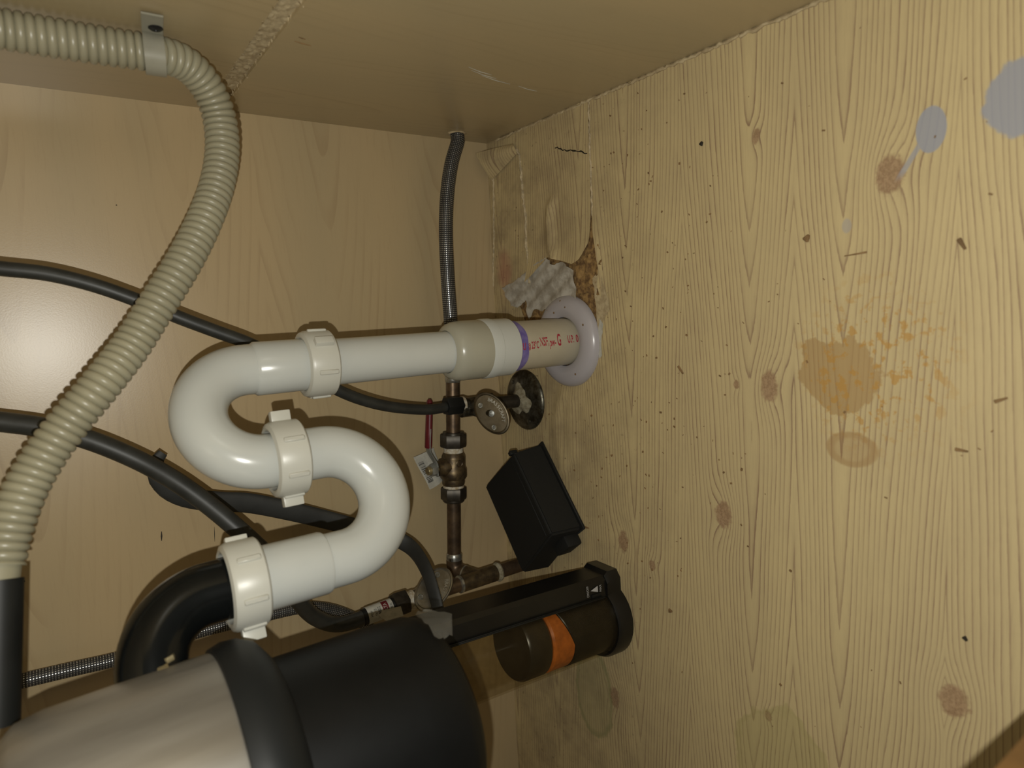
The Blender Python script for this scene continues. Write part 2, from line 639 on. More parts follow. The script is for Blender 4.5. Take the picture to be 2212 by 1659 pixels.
def textmesh(s, size, bold=0.0):
    cu = bpy.data.curves.new('t', 'FONT')
    cu.body = s
    cu.size = size
    cu.align_x = 'CENTER'
    cu.align_y = 'CENTER'
    cu.resolution_u = 3
    cu.offset = bold * size
    o = bpy.data.objects.new('t', cu)
    COL.objects.link(o)
    dg = bpy.context.evaluated_depsgraph_get()
    me = o.evaluated_get(dg).to_mesh()
    bm = bmesh.new()
    bm.from_mesh(me)
    bmesh.ops.triangulate(bm, faces=bm.faces)
    V = [tuple(v.co) for v in bm.verts]
    F = [tuple(v.index for v in f.verts) for f in bm.faces]
    bm.free()
    o.evaluated_get(dg).to_mesh_clear()
    bpy.data.objects.remove(o)
    bpy.data.curves.remove(cu)
    return V, F


def textobj(name, s, size, fr, mat, parent, sx=1.0, fn=None):
    V, F = textmesh(s, size)
    if fn:
        W = [fn(p[0] * sx, p[1]) for p in V]
    else:
        W = xf(fr, [(p[0] * sx, p[1], 0) for p in V])
    return mk(name, W, F, mat, parent, smooth=False)


def sheet(name, poly, zf, mat, parent, step=0.006, jag=0.0, kind=None):
    """A thin sheet with an exact polygon outline; zf(x,y) gives its height."""
    pts = []
    n = len(poly)
    for i in range(n):
        a, b = np.array(poly[i], float), np.array(poly[(i + 1) % n], float)
        L = np.linalg.norm(b - a)
        k = max(1, int(L / step))
        for j in range(k):
            p = a + (b - a) * j / k
            if jag and 0 < j: p = p + np.array([random.uniform(-jag, jag), random.uniform(-jag, jag)])
            pts.append(p)
    nb = len(pts)
    P = np.array(pts)
    E = [(i, (i + 1) % nb) for i in range(nb)]
    x0, y0 = P.min(0)
    x1, y1 = P.max(0)
    gx, gy = np.meshgrid(np.arange(x0 + step / 2, x1, step), np.arange(y0 + step / 2, y1, step))
    g = np.stack([gx.ravel(), gy.ravel()], 1)
    ins = np.zeros(len(g), bool)
    for i in range(nb):
        a, b = P[i], P[(i + 1) % nb]
        c = (a[1] > g[:, 1]) != (b[1] > g[:, 1])
        with np.errstate(divide='ignore', invalid='ignore'):
            t = (b[0] - a[0]) * (g[:, 1] - a[1]) / (b[1] - a[1]) + a[0]
        ins ^= c & (g[:, 0] < t)
    g = g[ins]
    verts = [Vector(p) for p in P] + [Vector(p) for p in g]
    r = delaunay_2d_cdt(verts, E, [list(range(nb))], 1, 1e-6)
    V = [(v.x, v.y, zf(v.x, v.y)) for v in r[0]]
    o = mk(name, V, [tuple(f) for f in r[2]], mat, parent, uv=[(0, 0)] * len(V), ang=80)
    # face up
    me = o.data
    if sum(p.normal.z * p.area for p in me.polygons) < 0:
        me.flip_normals()
    return o


def bump_line(path, wid, h):
    P = np.array(path, float)

    def fn(x, y):
        best = 9.0
        for i in range(len(P) - 1):
            a, b = P[i], P[i + 1]
            d = b - a
            t = min(1, max(0, ((x - a[0]) * d[0] + (y - a[1]) * d[1]) / (d @ d)))
            q = a + t * d
            best = min(best, math.hypot(x - q[0], y - q[1]))
        return h * math.exp(-(best / wid) ** 2) if best < 4 * wid else 0.0
    return fn


# ------------------------------------------------------------------ the cabinet
YB = -0.006          # face of the back panel
YF = -0.60           # cabinet front
XL = -0.98           # left side
o = mk('floor', *slab(XL, 0.0, YF, YB, -0.018, 0.0), M_CHIP, smooth=False)
floor = tag(o, 'cabinet floor of chipboard under pine-look vinyl', None, None, 'structure')

o = mk('wall_back', *slab(XL, 0.02, YB, YB + 0.018, -0.03, 0.72), M_BACK, smooth=False)
tag(o, 'maple laminate back panel of the cabinet', None, None, 'structure')
wall_back = o

# right side panel with a routed groove (real recess)
G0, G1 = 0.2925, 0.3065
parts = [slab(0, 0.018, YF, YB, -0.03, G0), slab(0, 0.018, YF, YB, G1, 0.72), slab(0.004, 0.018, YF, YB, G0, G1),
         slab(0, 0.0041, -0.050, YB, G0, G1)]
wall_right = tag(mk('wall_right', *join(*parts), M_SIDE, smooth=False), 'maple laminate side panel with a routed groove', None, None, 'structure')
# rough chipped bed of the groove
gx = np.arange(YF, -0.050, 0.0022)
gz = np.linspace(G0 - 0.0008, G1 + 0.0008, 12)
V, F = [], []
for i, yy in enumerate(gx):
    for j, zz in enumerate(gz):
        edge = j in (0, len(gz) - 1)
        V.append((0.0032 - random.random() * 0.0014 - (0.0030 if edge and random.random() < .35 else 0), yy, zz + random.uniform(-.0008, .0008)))
nz_ = len(gz)
for i in range(len(gx) - 1):
    for j in range(nz_ - 1):
        F.append((i * nz_ + j, i * nz_ + j + 1, (i + 1) * nz_ + j + 1, (i + 1) * nz_ + j))
tag(mk('groove_bed', V, F, M_DUST, wall_right), 'rough raw chipboard groove')
# ragged rim around the hose hole
hp = np.array([0, -0.030, 0.056])
V, F = [], []
for i in range(28):
    a = 2 * PI * i / 28
    for rr, xx in ((0.0078, 0.0), (0.0088, -0.0009 - random.random() * .0008), (0.0096 + random.random() * 0.002, -0.0001)):
        V.append((xx, hp[1] + rr * math.cos(a), hp[2] + rr * math.sin(a)))
for i in range(28):
    j = (i + 1) % 28
    for k in range(2):
        F.append((i * 3 + k, j * 3 + k, j * 3 + k + 1, i * 3 + k + 1))
tag(mk('hole_rim', V, F, M_DUST, wall_right), 'chipped edge of the hose hole')

o = mk('wall_left', *slab(XL - 0.018, XL, YF, YB, -0.03, 0.72), M_SIDE, smooth=False)
tag(o, 'maple laminate side panel on the far left', None, None, 'structure')
o = mk('ceiling', *slab(XL, 0.018, YF, YB, 0.70, 0.72), M_SIDE, smooth=False)
tag(o, 'underside of the counter', None, None, 'structure')
# front stile
sp = BK(2150, 1659, -0.586)
o = mk('trim_1', *slab(sp[0] - 0.05, sp[0], -0.606, -0.586, -0.10, 0.72), M_STILE, smooth=False)
tag(o, 'orange-brown wooden front stile', None, None, 'structure')

# ---- vinyl on the floor
def f2(px, py):
    p = FL(px, py)
    return (p[0], p[1])


wr1 = bump_line([f2(1222, 850), f2(1206, 900), f2(1212, 960), f2(1222, 1010)], 0.006, 0.004)
wr2 = bump_line([f2(1243, 850), f2(1232, 900), f2(1238, 990)], 0.005, 0.003)
main_poly = [(0, -0.185), f2(1277, 300), f2(1281, 400), f2(1285, 500), f2(1291, 530), f2(1297, 580), f2(1296, 620), f2(1303, 650),
             f2(1304, 690), f2(1298, 740), f2(1294, 770), f2(1270, 790), f2(1190, 790), f2(1150, 800), f2(1072, 800)]
main_poly += [(f2(1072, 800)[0], YB), (XL, YB), (XL, YF), (0, YF)]


def zmain(x, y):
    z = 0.0016
    if -0.42 < x < -0.24 and -0.17 < y < -0.05:
        z += wr1(x, y) + wr2(x, y)
    z += 0.003 * math.exp(-((y + 0.187) / 0.006) ** 2) * math.exp(-((x + 0.16) / 0.06) ** 2)
    return z


tag(sheet('vinyl_sheet', main_poly, zmain, M_FLOOR, floor, 0.008, 0.0006), 'large pine-look vinyl sheet with brown and grey stains')

s1 = [f2(1119, 322), f2(1128, 345), f2(1134, 420), f2(1140, 470), f2(1141, 520), f2(1146, 560), f2(1148, 612)]
back_poly = [(0, YB)] + [(0, -0.062)] + s1 + [f2(1118, 640), f2(1135, 690), f2(1165, 735), f2(1190, 770), f2(1190, 805), (f2(1072, 812)[0], f2(1100, 812)[1]), (f2(1072, 812)[0], YB)]
tag(sheet('vinyl_strip', back_poly, lambda x, y: 0.0012, M_STRIP, floor, 0.006, 0.0006), 'grimy vinyl strip along the back with a pink smear')
wr3 = bump_line([f2(1196, 440), f2(1191, 480), f2(1195, 530), f2(1205, 555)], 0.0045, 0.0055)
mid_poly = [(0, -0.064), (0, -0.184), f2(1276, 300), f2(1280, 400), f2(1280, 470), f2(1276, 525), f2(1260, 560), f2(1246, 570), f2(1215, 562), f2(1190, 556)]
mid_poly += [f2(1150, 610)] + [f2(1147, 560), f2(1142, 520), f2(1141, 470), f2(1135, 420), f2(1129, 345), f2(1120, 322)]


def zmid(x, y):
    z = 0.0026 + wr3(x, y)
    d = max(0.0, -0.118 - x)
    return z + 0.0035 * (d / 0.03) ** 2


tag(sheet('vinyl_strip', mid_poly, zmid, M_STRIP2, floor, 0.005, 0.0005), 'loose buckled vinyl strip with curling torn end')


def seam(pts, z, r, mat, name, parent):
    P = catmull([(*p, z) for p in pts], 0.003)
    P = P + np.array([[random.uniform(-.0009, .0009), random.uniform(-.0009, .0009), 0] for _ in P])
    rr = [r * random.uniform(0.45, 1.25) for _ in P]
    return tubeobj(name, P, rr, mat, parent, n=6)


tag(seam(s1, 0.0028, 0.0019, M_TEAR, 'torn_edge', floor), 'pale torn vinyl edge')
tag(seam([(0, -0.185), f2(1277, 300), f2(1281, 400), f2(1284, 480)], 0.0022, 0.0011, M_TEAR, 'torn_edge', floor), 'pale torn vinyl edge')
tag(seam([f2(1204, 320), f2(1228, 326), f2(1250, 326), f2(1272, 332)], 0.0028, 0.0008, M_DARKCRUMB, 'crack', floor), 'dark crack in the vinyl')
tag(seam([f2(1068, 360), f2(1069, 500), f2(1068, 650), f2(1076, 800), f2(1086, 1000), f2(1096, 1200), f2(1104, 1450), f2(1112, 1659)], 0.0016, 0.0011, M_TEAR, 'vinyl_edge', floor), 'pale vinyl edge along the back panel')
tag(sheet('torn_edge', [f2(1300, 688), f2(1308, 700), f2(1304, 735), f2(1305, 768), f2(1300, 774), f2(1295, 745), f2(1297, 715)], lambda x, y: 0.0030, M_PAPER, floor, 0.004, 0.0006), 'white torn vinyl edge beside the flange')

tag(seam([(-0.0012, yy) for yy in np.linspace(-0.03, YF + 0.01, 24)], 0.0022, 0.0017, M_DUST, 'caulk_line', floor), 'tan dusty joint between floor and side panel')
# scratches and specks on the panels
for (a_, b_) in (((1012, 145), (1062, 162)), ((1018, 152), (1072, 170)), ((1040, 163), (1102, 182)), ((1120, 186), (1160, 197))):
    P_ = [SD(*a_, -0.0002), SD((a_[0] + b_[0]) / 2, (a_[1] + b_[1]) / 2 + 1.5, -0.0002), SD(*b_, -0.0002)]
    tag(tubeobj('scratch', P_, [0.00012, 0.00032, 0.00012], M_PAPER, wall_right, n=6), 'pale scratch')
for (a_, b_) in (((636, 89), (672, 99)), ((645, 80), (660, 85))):
    tag(tubeobj('dark_scuff', [SD(*a_, -0.0001), SD((a_[0] + b_[0]) / 2, (a_[1] + b_[1]) / 2, -0.0001), SD(*b_, -0.0001)], [0.0002, 0.0006, 0.0002], M_CRUMB, wall_right, n=6), 'brown scuff')
for (a_, b_, r_) in (((349, 1148), (349, 1168), 0.0007), ((463, 1138), (464, 1170), 0.0003), ((49, 1255), (54, 1256), 0.0010), ((250, 443), (253, 443), 0.0005), ((402, 1056), (405, 1056), 0.0006)):
    tag(tubeobj('dark_speck', [BK(*a_, YB - 0.0001), BK((a_[0] + b_[0]) / 2, (a_[1] + b_[1]) / 2, YB - 0.0001), BK(*b_, YB - 0.0001)], [r_ * .4, r_, r_ * .4], M_DARKCRUMB, wall_back, n=6), 'dark speck')

# crumbling chipboard under the torn vinyl
def lumps(x, y):
    return 0.0008 + 0.0022 * abs(math.sin(x * 900 + 3 * math.sin(y * 700)) * math.cos(y * 830)) + random.uniform(0, .001)


tag(sheet('chipboard_patch', [f2(1246, 575), f2(1282, 545), f2(1297, 520), f2(1306, 580), f2(1300, 640), f2(1280, 636), f2(1250, 632)], lumps, M_CHIP, floor, 0.003, 0.001), 'crumbling brown chipboard')
tag(sheet('torn_layer', [f2(1284, 600), f2(1299, 584), f2(1306, 610), f2(1318, 645), f2(1321, 668), f2(1308, 690), f2(1301, 720), f2(1294, 700), f2(1290, 650)], lambda x, y: 0.0026, M_DUST, floor, 0.004, 0.0008), 'tan torn under-layer of vinyl')
# peeled grey-backed flap
def flapz(x, y):
    t = (x + 0.165) / 0.05
    return 0.004 + 0.006 * max(0, (-0.05 - y) / 0.05 * -1 + 0.6) + 0.0012 * math.sin(x * 330 + y * 200) + 0.003 * max(0, t)


flap = tag(sheet('peeled_flap', [f2(1098, 622), f2(1122, 606), f2(1186, 556), f2(1202, 572), f2(1222, 566), f2(1244, 584), f2(1250, 630), f2(1252, 645), f2(1205, 652), f2(1180, 672), f2(1160, 668), f2(1148, 690), f2(1143, 648), f2(1128, 664), f2(1116, 660)],
           flapz, M_GREYBACK, floor, 0.003, 0.0009), 'peeled back vinyl flap with mottled grey backing')
# curled corner against the back panel
A0, A1, A2 = BK(1026, 331, YB - 0.001), FL(1108, 310, 0.004), FL(1062, 390, 0.003)
V, F = [], []
n = 12
c0 = np.array([-0.001, -0.03, 0.012])
for i in range(n + 1):
    t = i / n
    top = (1 - t) * A0 + t * A1
    bot = A2 + (FL(1118, 330, 0.003) - A2) * t
    for j in range(9):
        s_ = j / 8
        p = top * (1 - s_) + bot * s_
        p = p + np.array([0, -0.004, 0.004]) * math.sin(PI * s_)
        p[0] = min(p[0], -0.001)
        V.append(p)
for i in range(n):
    for j in range(8):
        F.append((i * 9 + j, i * 9 + j + 1, (i + 1) * 9 + j + 1, (i + 1) * 9 + j))
tag(mk('curled_corner', V, F, M_STRIP2, floor), 'curled vinyl corner lifting off the back panel')

# ------------------------------------------------------------------ white drain trap
AX = np.array([-0.230, -0.142])
BX = np.array([-0.293, -0.189])
CX = np.array([-0.363, -0.226])
trap = thing('drain_trap', (*AX, 0.0), 'white plastic S-shaped sink drain trap going down through the cabinet floor', 'drain trap')


def axis(c, z=0.0):
    return (np.array([c[0], c[1], z]), np.eye(3))


stub = tag(mk('stub_pipe', *lathe([(0.0, -0.016), (0.02415, -0.016), (0.02415, 0.088), (0.0, 0.088)], 56, axis(AX)), M_CREAM, trap), 'cream drain stub with red printed lettering')
phi0 = math.atan2(CP[1] - AX[1], CP[0] - AX[0])


def onstub(x, y, r=0.02435, zc=0.0425):
    a = phi0 + 0.02 + y / r
    return (AX[0] + r * math.cos(a), AX[1] + r * math.sin(a), zc - x)


for s_, zc, size, dy, wid in (('U', 0.0775, 0.0095, -0.0022, 0.0034), ('@', 0.0712, 0.0070, -0.0022, 0.0034), ('23\u00b0C', 0.0642, 0.0098, -0.0016, 0.0088), ('NSF', 0.0535, 0.0118, 0.0008, 0.0094), ('\u00ae', 0.0478, 0.0045, -0.0022, 0.0012),
                              ('pw-', 0.0424, 0.0112, -0.0003, 0.0076), ('G', 0.0345, 0.0165, 0.0012, 0.0046), ('U.P.', 0.0195, 0.0105, 0.0012, 0.0080), ('0', 0.0112, 0.0105, 0.0012, 0.0032)):
    V, F = textmesh(s_, size, 0.022)
    xs = [p[0] for p in V]
    k, mid = wid / (max(xs) - min(xs)), (max(xs) + min(xs)) / 2
    mk('lettering', [onstub((p[0] - mid) * k, p[1] + dy, 0.02430 if s_ != 'U' else 0.02480, zc) for p in V], F, M_RED, stub, smooth=False)
V, F = lathe([(0.0242, 0.0725), (0.02465, 0.0725), (0.02465, 0.084), (0.0242, 0.084)], 72, axis(AX), closed=True)
V = [np.array(v) for v in V]
for i in range(72):
    for k in (0, 1):
        V[k * 72 + i][2] += 0.0011 * math.sin(i * 0.35) * math.sin(i * .17)
tag(mk('primer_band', V, F, M_PURPLE, trap), 'purple primer smear')
tag(mk('coupling', *lathe([(0.0243, 0.0812), (0.0268, 0.0812), (0.0276, 0.0822), (0.0277, 0.1015), (0.0284, 0.1022), (0.0284, 0.1105), (0.0276, 0.1128), (0.0240, 0.1130)], 64, axis(AX)), M_PVC, trap), 'white coupling ring')
tag(mk('adapter', *lathe([(0.0240, 0.110), (0.0273, 0.1115), (0.0277, 0.1135), (0.0277, 0.134), (0.0272, 0.1395), (0.0255, 0.1450), (0.0225, 0.1478), (0.0197, 0.1488), (0.0190, 0.147)], 64, axis(AX)), M_BEIGE, trap), 'rounded beige adapter')
mk('tail_pipe', *lathe([(0.0, 0.136), (0.019, 0.136), (0.019, 0.272), (0.0, 0.272)], 56, axis(AX)), M_PVC, trap)


def arc(P, Q, z, up, n=24):
    """half circle between two vertical legs"""
    P, Q = np.array(P), np.array(Q)
    m, r = (P + Q) / 2, np.linalg.norm(Q - P) / 2
    d = (Q - P) / (2 * r)
    out = []
    for i in range(n + 1):
        a = PI * i / n
        p = m - d * r * math.cos(a)
        out.append((p[0], p[1], z + (r if up else -r) * math.sin(a)))
    return out


zb1 = 0.3235
path = [(*AX, 0.270), (*AX, 0.285), (*AX, 0.305)] + arc(AX, BX, zb1, True, 32) + [(*BX, 0.318), (*BX, 0.305)]
rr = []
for p in path:
    onA = abs(p[0] - AX[0]) < 1e-6
    rr.append(0.0198 if onA and p[2] < 0.3065 else 0.0192)
path_a = [(*AX, 0.268), (*AX, 0.3135), (*AX, 0.3137), (*AX, 0.3165)]
ub = tubeobj('upper_bend', [(*AX, 0.3163)] + arc(AX, BX, zb1, True, 36) + [(*BX, 0.308)], 0.01925, M_PVC, trap, n=48, hint=(1, 0, 0))
mk('socket', *lathe([(0.019, 0.271), (0.0202, 0.271), (0.0207, 0.274), (0.0207, 0.3165), (0.0194, 0.3185), (0.019, 0.3185)], 56, axis(AX)), M_PVC, trap)
zb2 = 0.2875
lb = tubeobj('lower_bend', [(*BX, 0.312), (*BX, 0.300)] + arc(BX, CX, zb2, False, 36) + [(*CX, 0.306)], 0.01925, M_PVC, trap, n=48, hint=(1, 0, 0))
mk('socket', *lathe([(0.019, 0.302), (0.0209, 0.3025), (0.0216, 0.3045), (0.0216, 0.352), (0.019, 0.352)], 56, axis(CX)), M_PVC, trap)


def slipnut(c, z0, h, R, wings, ribs, tilt=(0, 0, 1), mat=M_NUT):
    fr = frame((c[0], c[1], z0), tilt, (1, 0, 0))
    V, F = lathe([(R - 0.0045, 0.001), (R - 0.0012, 0.0), (R, 0.0012), (R, h - 0.0035), (R - 0.0012, h - 0.0012), (R - 0.0042, h), (R - 0.0058, h - 0.0006), (R - 0.0064, h - 0.004), (R - 0.0064, 0.001)], 56, fr, closed=True)
    nut = mk('slip_nut', V, F, mat, trap)
    for a, prot, wdt in wings:
        q = (fr[0] + fr[1] @ np.array([math.cos(a) * (R + prot / 2 - 0.001), math.sin(a) * (R + prot / 2 - 0.001), h * 0.47]),
             fr[1] @ np.array([[math.cos(a), -math.sin(a), 0], [math.sin(a), math.cos(a), 0], [0, 0, 1]]))
        boxobj('wing_tab', (prot + 0.002, wdt, h * 0.62), q, mat, nut, 0.0009, 2)
    for a in ribs:
        q = (fr[0] + fr[1] @ np.array([math.cos(a) * R, math.sin(a) * R, h * 0.44]),
             fr[1] @ np.array([[math.cos(a), -math.sin(a), 0], [math.sin(a), math.cos(a), 0], [0, 0, 1]]))
        boxobj('rib', (0.0030, 0.0036, h * 0.64), q, mat, nut, 0.0006, 1)
    return nut


D = math.radians
slipnut(AX, 0.2575, 0.0235, 0.0268, [(D(-50), 0.0042, 0.0066), (D(128), 0.0028, 0.006)], [D(-8), D(-102), D(-172), D(38), D(82), D(172)])
slipnut(BX, 0.3015, 0.0225, 0.0275, [(D(14), 0.0072, 0.0075), (D(194), 0.0072, 0.0075)], [D(-52), D(-105), D(-158), D(60), D(110), D(150)])
slipnut(CX, 0.3455, 0.0225, 0.0285, [(D(206), 0.0078, 0.0075), (D(26), 0.003, 0.006)], [D(-40), D(-92), D(-142), D(70), D(120), D(162)])

# flange around the stub
flange = mk('floor_flange', *lathe([(0.0252, 0.0035), (0.0252, 0.0092), (0.0275, 0.0112), (0.034, 0.0118), (0.040, 0.0112), (0.0445, 0.0085), (0.0470, 0.0048), (0.0474, 0.0018), (0.045, 0.0017)], 80, axis(AX), closed=True), M_FLANGE)
tag(flange, 'round lilac-white plastic floor flange around the drain stub', 'flange')
for i, (a, r) in enumerate([(-0.2, .036), (0.35, .032), (0.6, .040), (0.05, .042), (1.0, .035), (-2.6, .038), (-1.1, .038), (0.8, .033)]):
    s_ = random.uniform(.0004, .0013)
    V, F = lathe([(0, -0.0002), (s_, -0.0002), (s_ * .6, 0.0004), (0, 0.0005)], 6, axis(AX + r * np.array([math.cos(a), math.sin(a)]), 0.0118 - max(0, r - .038) * .45))
    mk('crumb', V, F, M_CRUMB, flange)

# ------------------------------------------------------------------ garbage disposer
DX = np.array([-0.462, -0.290])
disp = thing('garbage_disposer', (*DX, 0.25), 'black garbage disposer with stainless upper shell hanging under the sink', 'garbage disposer')
mk('body', *lathe([(0.0, 0.250), (0.046, 0.2502), (0.057, 0.2525), (0.0635, 0.2575), (0.0665, 0.266), (0.0675, 0.290), (0.0680, 0.372), (0.05, 0.374)], 80, axis(DX)), M_DISP, disp)
mk('band', *lathe([(0.060, 0.360), (0.0735, 0.3565), (0.0815, 0.362), (0.0855, 0.370), (0.0862, 0.3785), (0.0840, 0.3850), (0.078, 0.3865)], 80, axis(DX)), M_BAND, disp)
tag(mk('shell', *lathe([(0.078, 0.3835), (0.0815, 0.3845), (0.0822, 0.387), (0.0815, 0.420), (0.0800, 0.466), (0.0775, 0.478), (0.070, 0.486), (0.05, 0.490)], 96, axis(DX)), M_SHELL, disp), 'brushed stainless shell')
mk('mounting_collar', *lathe([(0.05, 0.488), (0.058, 0.490), (0.058, 0.520), (0.045, 0.524), (0.045, 0.70)], 64, axis(DX)), M_DISP, disp)
ed = norm(np.array([*(DX - CX), 0.0]))
re_ = 0.037
path = [(*CX, 0.352), (*CX, 0.364), (*CX, 0.372)]
for i in range(1, 17):
    a = PI / 2 * i / 16
    path.append(np.array([*CX, 0.377]) + ed * re_ * (1 - math.cos(a)) + np.array([0, 0, re_ * math.sin(a)]))
path.append(path[-1] + ed * 0.016)
tag(tubeobj('discharge_elbow', path, 0.0194, M_ABS, disp, n=44, hint=(1, 0, 0)), 'glossy black discharge elbow')
bp = DP(348, 1432, 0.372)
boxobj('clamp_plate', (0.022, 0.004, 0.006), frame(bp, (0, 0, 1), (0.2, 0.98, 0)), M_BOLT, disp, 0.001)
mk('clamp_bolt', *hexnut(0.0038, 0, 0.0030, frame(bp + np.array([0.0005, -0.002, -0.004]), (0.9, 0.2, 0.2))), M_BOLT, disp)

# shred of plastic film on the disposer's lower rim
V, F = [], []
random.seed(9)
for i in range(9):
    for j in range(7):
        a = 0.20 - i * 0.07
        rad_ = 0.0672 + 0.0022 * random.random()
        V.append((DX[0] + rad_ * math.cos(a) - 0.0, DX[1] + rad_ * math.sin(a), 0.2625 - j * 0.0030 * (1.2 - abs(i - 4) / 6) + 0.0015 * random.random()))
for i in range(8):
    for j in range(6):
        F.append((i * 7 + j, i * 7 + j + 1, (i + 1) * 7 + j + 1, (i + 1) * 7 + j))
tag(mk('plastic_film', V, F, M_FILM), 'crumpled scrap of clear plastic film stuck to the disposer bottom rim', 'film')

# ------------------------------------------------------------------ corrugated dishwasher hose
hp = [SD(-90, 38, -0.0135), SD(0, 62, -0.0135), SD(150, 88, -0.0135), SD(280, 108, -0.0135), SD(335, 116, -0.0135), DP(400, 138, 0.452), DP(448, 190, 0.468),
      DP(474, 255, 0.478), DP(480, 330, 0.478), DP(466, 410, 0.470), DP(436, 490, 0.458), DP(395, 570, 0.446), DP(345, 650, 0.436),
      DP(285, 745, 0.424), DP(215, 835, 0.408), DP(140, 925, 0.396), DP(78, 1015, 0.385), DP(38, 1095, 0.376), DP(14, 1165, 0.370), DP(2, 1220, 0.366)]
path = catmull(hp, 0.002)
PITCH = 0.0053
path, s_ = resample(path, PITCH / 7)
prof = np.array([0.0, 0.62, 0.93, 1.0, 1.0, 0.93, 0.62])
rad = 0.0100 + 0.0019 * prof[np.arange(len(path)) % 7]
hose = thing('drain_hose', SD(335, 116, -0.012), 'cream corrugated drain hose arching from the side panel clip down to the disposer', 'hose')
tubeobj('corrugated_tube', path, rad, M_HOSE, hose, n=28, caps=False)
e0, e1 = path[-1], path[-1] + (DP(-4, 1262, 0.362) - path[-1])
tubeobj('smooth_end', [e0, (e0 + e1) / 2, e1], 0.0098, M_HOSE, hose, n=28)
c1 = DP(-14, 1570, 0.348)
tag(tubeobj('rubber_cuff', [e1 - (c1 - e1) * 0.03, e1, e1 * .5 + c1 * .5, c1], 0.0118, M_RUBBER, hose, n=28), 'black rubber cuff')

# clip on the side panel
cl = thing('hose_clip', SD(335, 60, 0), 'frosted plastic clip screwed to the side panel holding the corrugated hose', 'clip')
cc = SD(337, 116, -0.0135)
i0 = int(np.argmin(np.linalg.norm(path - cc, axis=1)))
td = norm(path[i0 + 3] - path[i0 - 3])
# strap: band of width 14 mm around the hose then flat on the panel towards the front
sec = []
for i in range(25):
    a = -PI * 0.42 + (PI * 1.36) * i / 24
    sec.append((a, 0.0128))
pr = []
for a, r in sec:
    # local: e1 = away from panel (-x), e2 = towards the front (-y)
    pr.append(np.array([cc[0] - r * math.cos(a - 0.0), cc[1] - r * math.sin(a), 0.0]))
pr = [np.array([-0.0012, cc[1] + 0.012, 0])] + pr[1:-2] + [np.array([-0.0018, cc[1] - 0.014, 0]), np.array([-0.0015, cc[1] - 0.020, 0]), np.array([-0.0015, cc[1] - 0.033, 0])]
V, F = [], []
wd = 0.0062
for p in pr:
    for zz in (-wd, wd):
        for th in (0.0, 0.0012):
            q = np.array([p[0] - th, p[1], cc[2] + 0.001 + zz + (p[1] - cc[1]) * -0.12])
            V.append(q)
for i in range(len(pr) - 1):
    a, b = i * 4, (i + 1) * 4
    F += [(a, a + 2, b + 2, b), (a + 1, b + 1, b + 3, a + 3), (a, b, b + 1, a + 1), (a + 2, a + 3, b + 3, b + 2)]
F += [(0, 1, 3, 2), (len(V) - 4, len(V) - 2, len(V) - 1, len(V) - 3)]
mk('strap', V, F, M_CLIP, cl)
scp = SD(336, 60, -0.0028)
mk('screw', *lathe([(0.0, -0.001), (0.0042, -0.001), (0.0044, 0.0006), (0.003, 0.0016), (0.0012, 0.0018), (0.0009, 0.0008), (0.0, 0.0008)], 24, frame(scp, (-1, 0, 0), (0, 1, 0))), M_SCREW, cl)

# ------------------------------------------------------------------ black hoses and cord
hp = [BK(-60, 572, -.080), BK(0, 580, -.082), BK(100, 591, -.085), BK(200, 615, -.088), BK(300, 650, -.09), BK(390, 687, -.092), BK(470, 717, -.093), BK(545, 745, -.094),
      BK(640, 792, -.092), BK(735, 845, -.088), BK(800, 869, -.083), BK(860, 881, -.076), BK(920, 885, -.069), BK(950, 882, -.064), BK(972, 877, -.0615)]
sh = tubeobj('supply_hose', resample(catmull(hp), 0.006)[0], 0.0054, M_BLACKHOSE, None, n=20)
tag(sh, 'thin black supply hose crossing behind the upper drain pipe to the upper stop valve', 'hose')

hp = [BK(-60, 905, -.06), BK(0, 911, -.062), BK(100, 925, -.068), BK(200, 953, -.074), BK(300, 995, -.08), BK(380, 1040, -.09), BK(450, 1090, -.10), BK(510, 1140, -.11),
      BK(565, 1190, -.115), BK(612, 1240, -.10), BK(640, 1290, -.08), BK(675, 1330, -.06), BK(720, 1349, -.05), BK(758, 1344, -.054), BK(790, 1332, -.0575)]
P2 = resample(catmull(hp), 0.006)[0]
h2 = thing('faucet_hose', P2[-1], 'thicker black faucet hose with a printed label curving behind the lower drain pipe', 'hose')
tubeobj('hose_tube', P2, 0.0076, M_BLACKHOSE, h2, n=22)

hp = [BK(352, 978, -.05), BK(340, 992, -.05), BK(338, 1020, -.05), BK(358, 1052, -.048), BK(400, 1074, -.045), BK(470, 1084, -.042), BK(540, 1087, -.04), BK(640, 1107, -.04), BK(740, 1132, -.042),
      BK(830, 1155, -.05), BK(885, 1180, -.065), BK(918, 1225, -.105), BK(937, 1280, -.128), BK(950, 1335, -.14), BK(958, 1390, -.15)]
pc = resample(catmull(hp), 0.006)[0]
rc = np.interp(np.linspace(0, 1, len(pc)), [0, .06, .2, .6, .75, 1], [.0040, .0082, .0098, .0092, .0078, .0072])
cord = tubeobj('power_cord', pc, rc, M_CORD, None, n=18, flat=(1.0, 0.42), hint=(0.9, 0, 0.5))
tag(cord, 'flat black cord running along the back panel in front of the lower valve handle', 'cord')

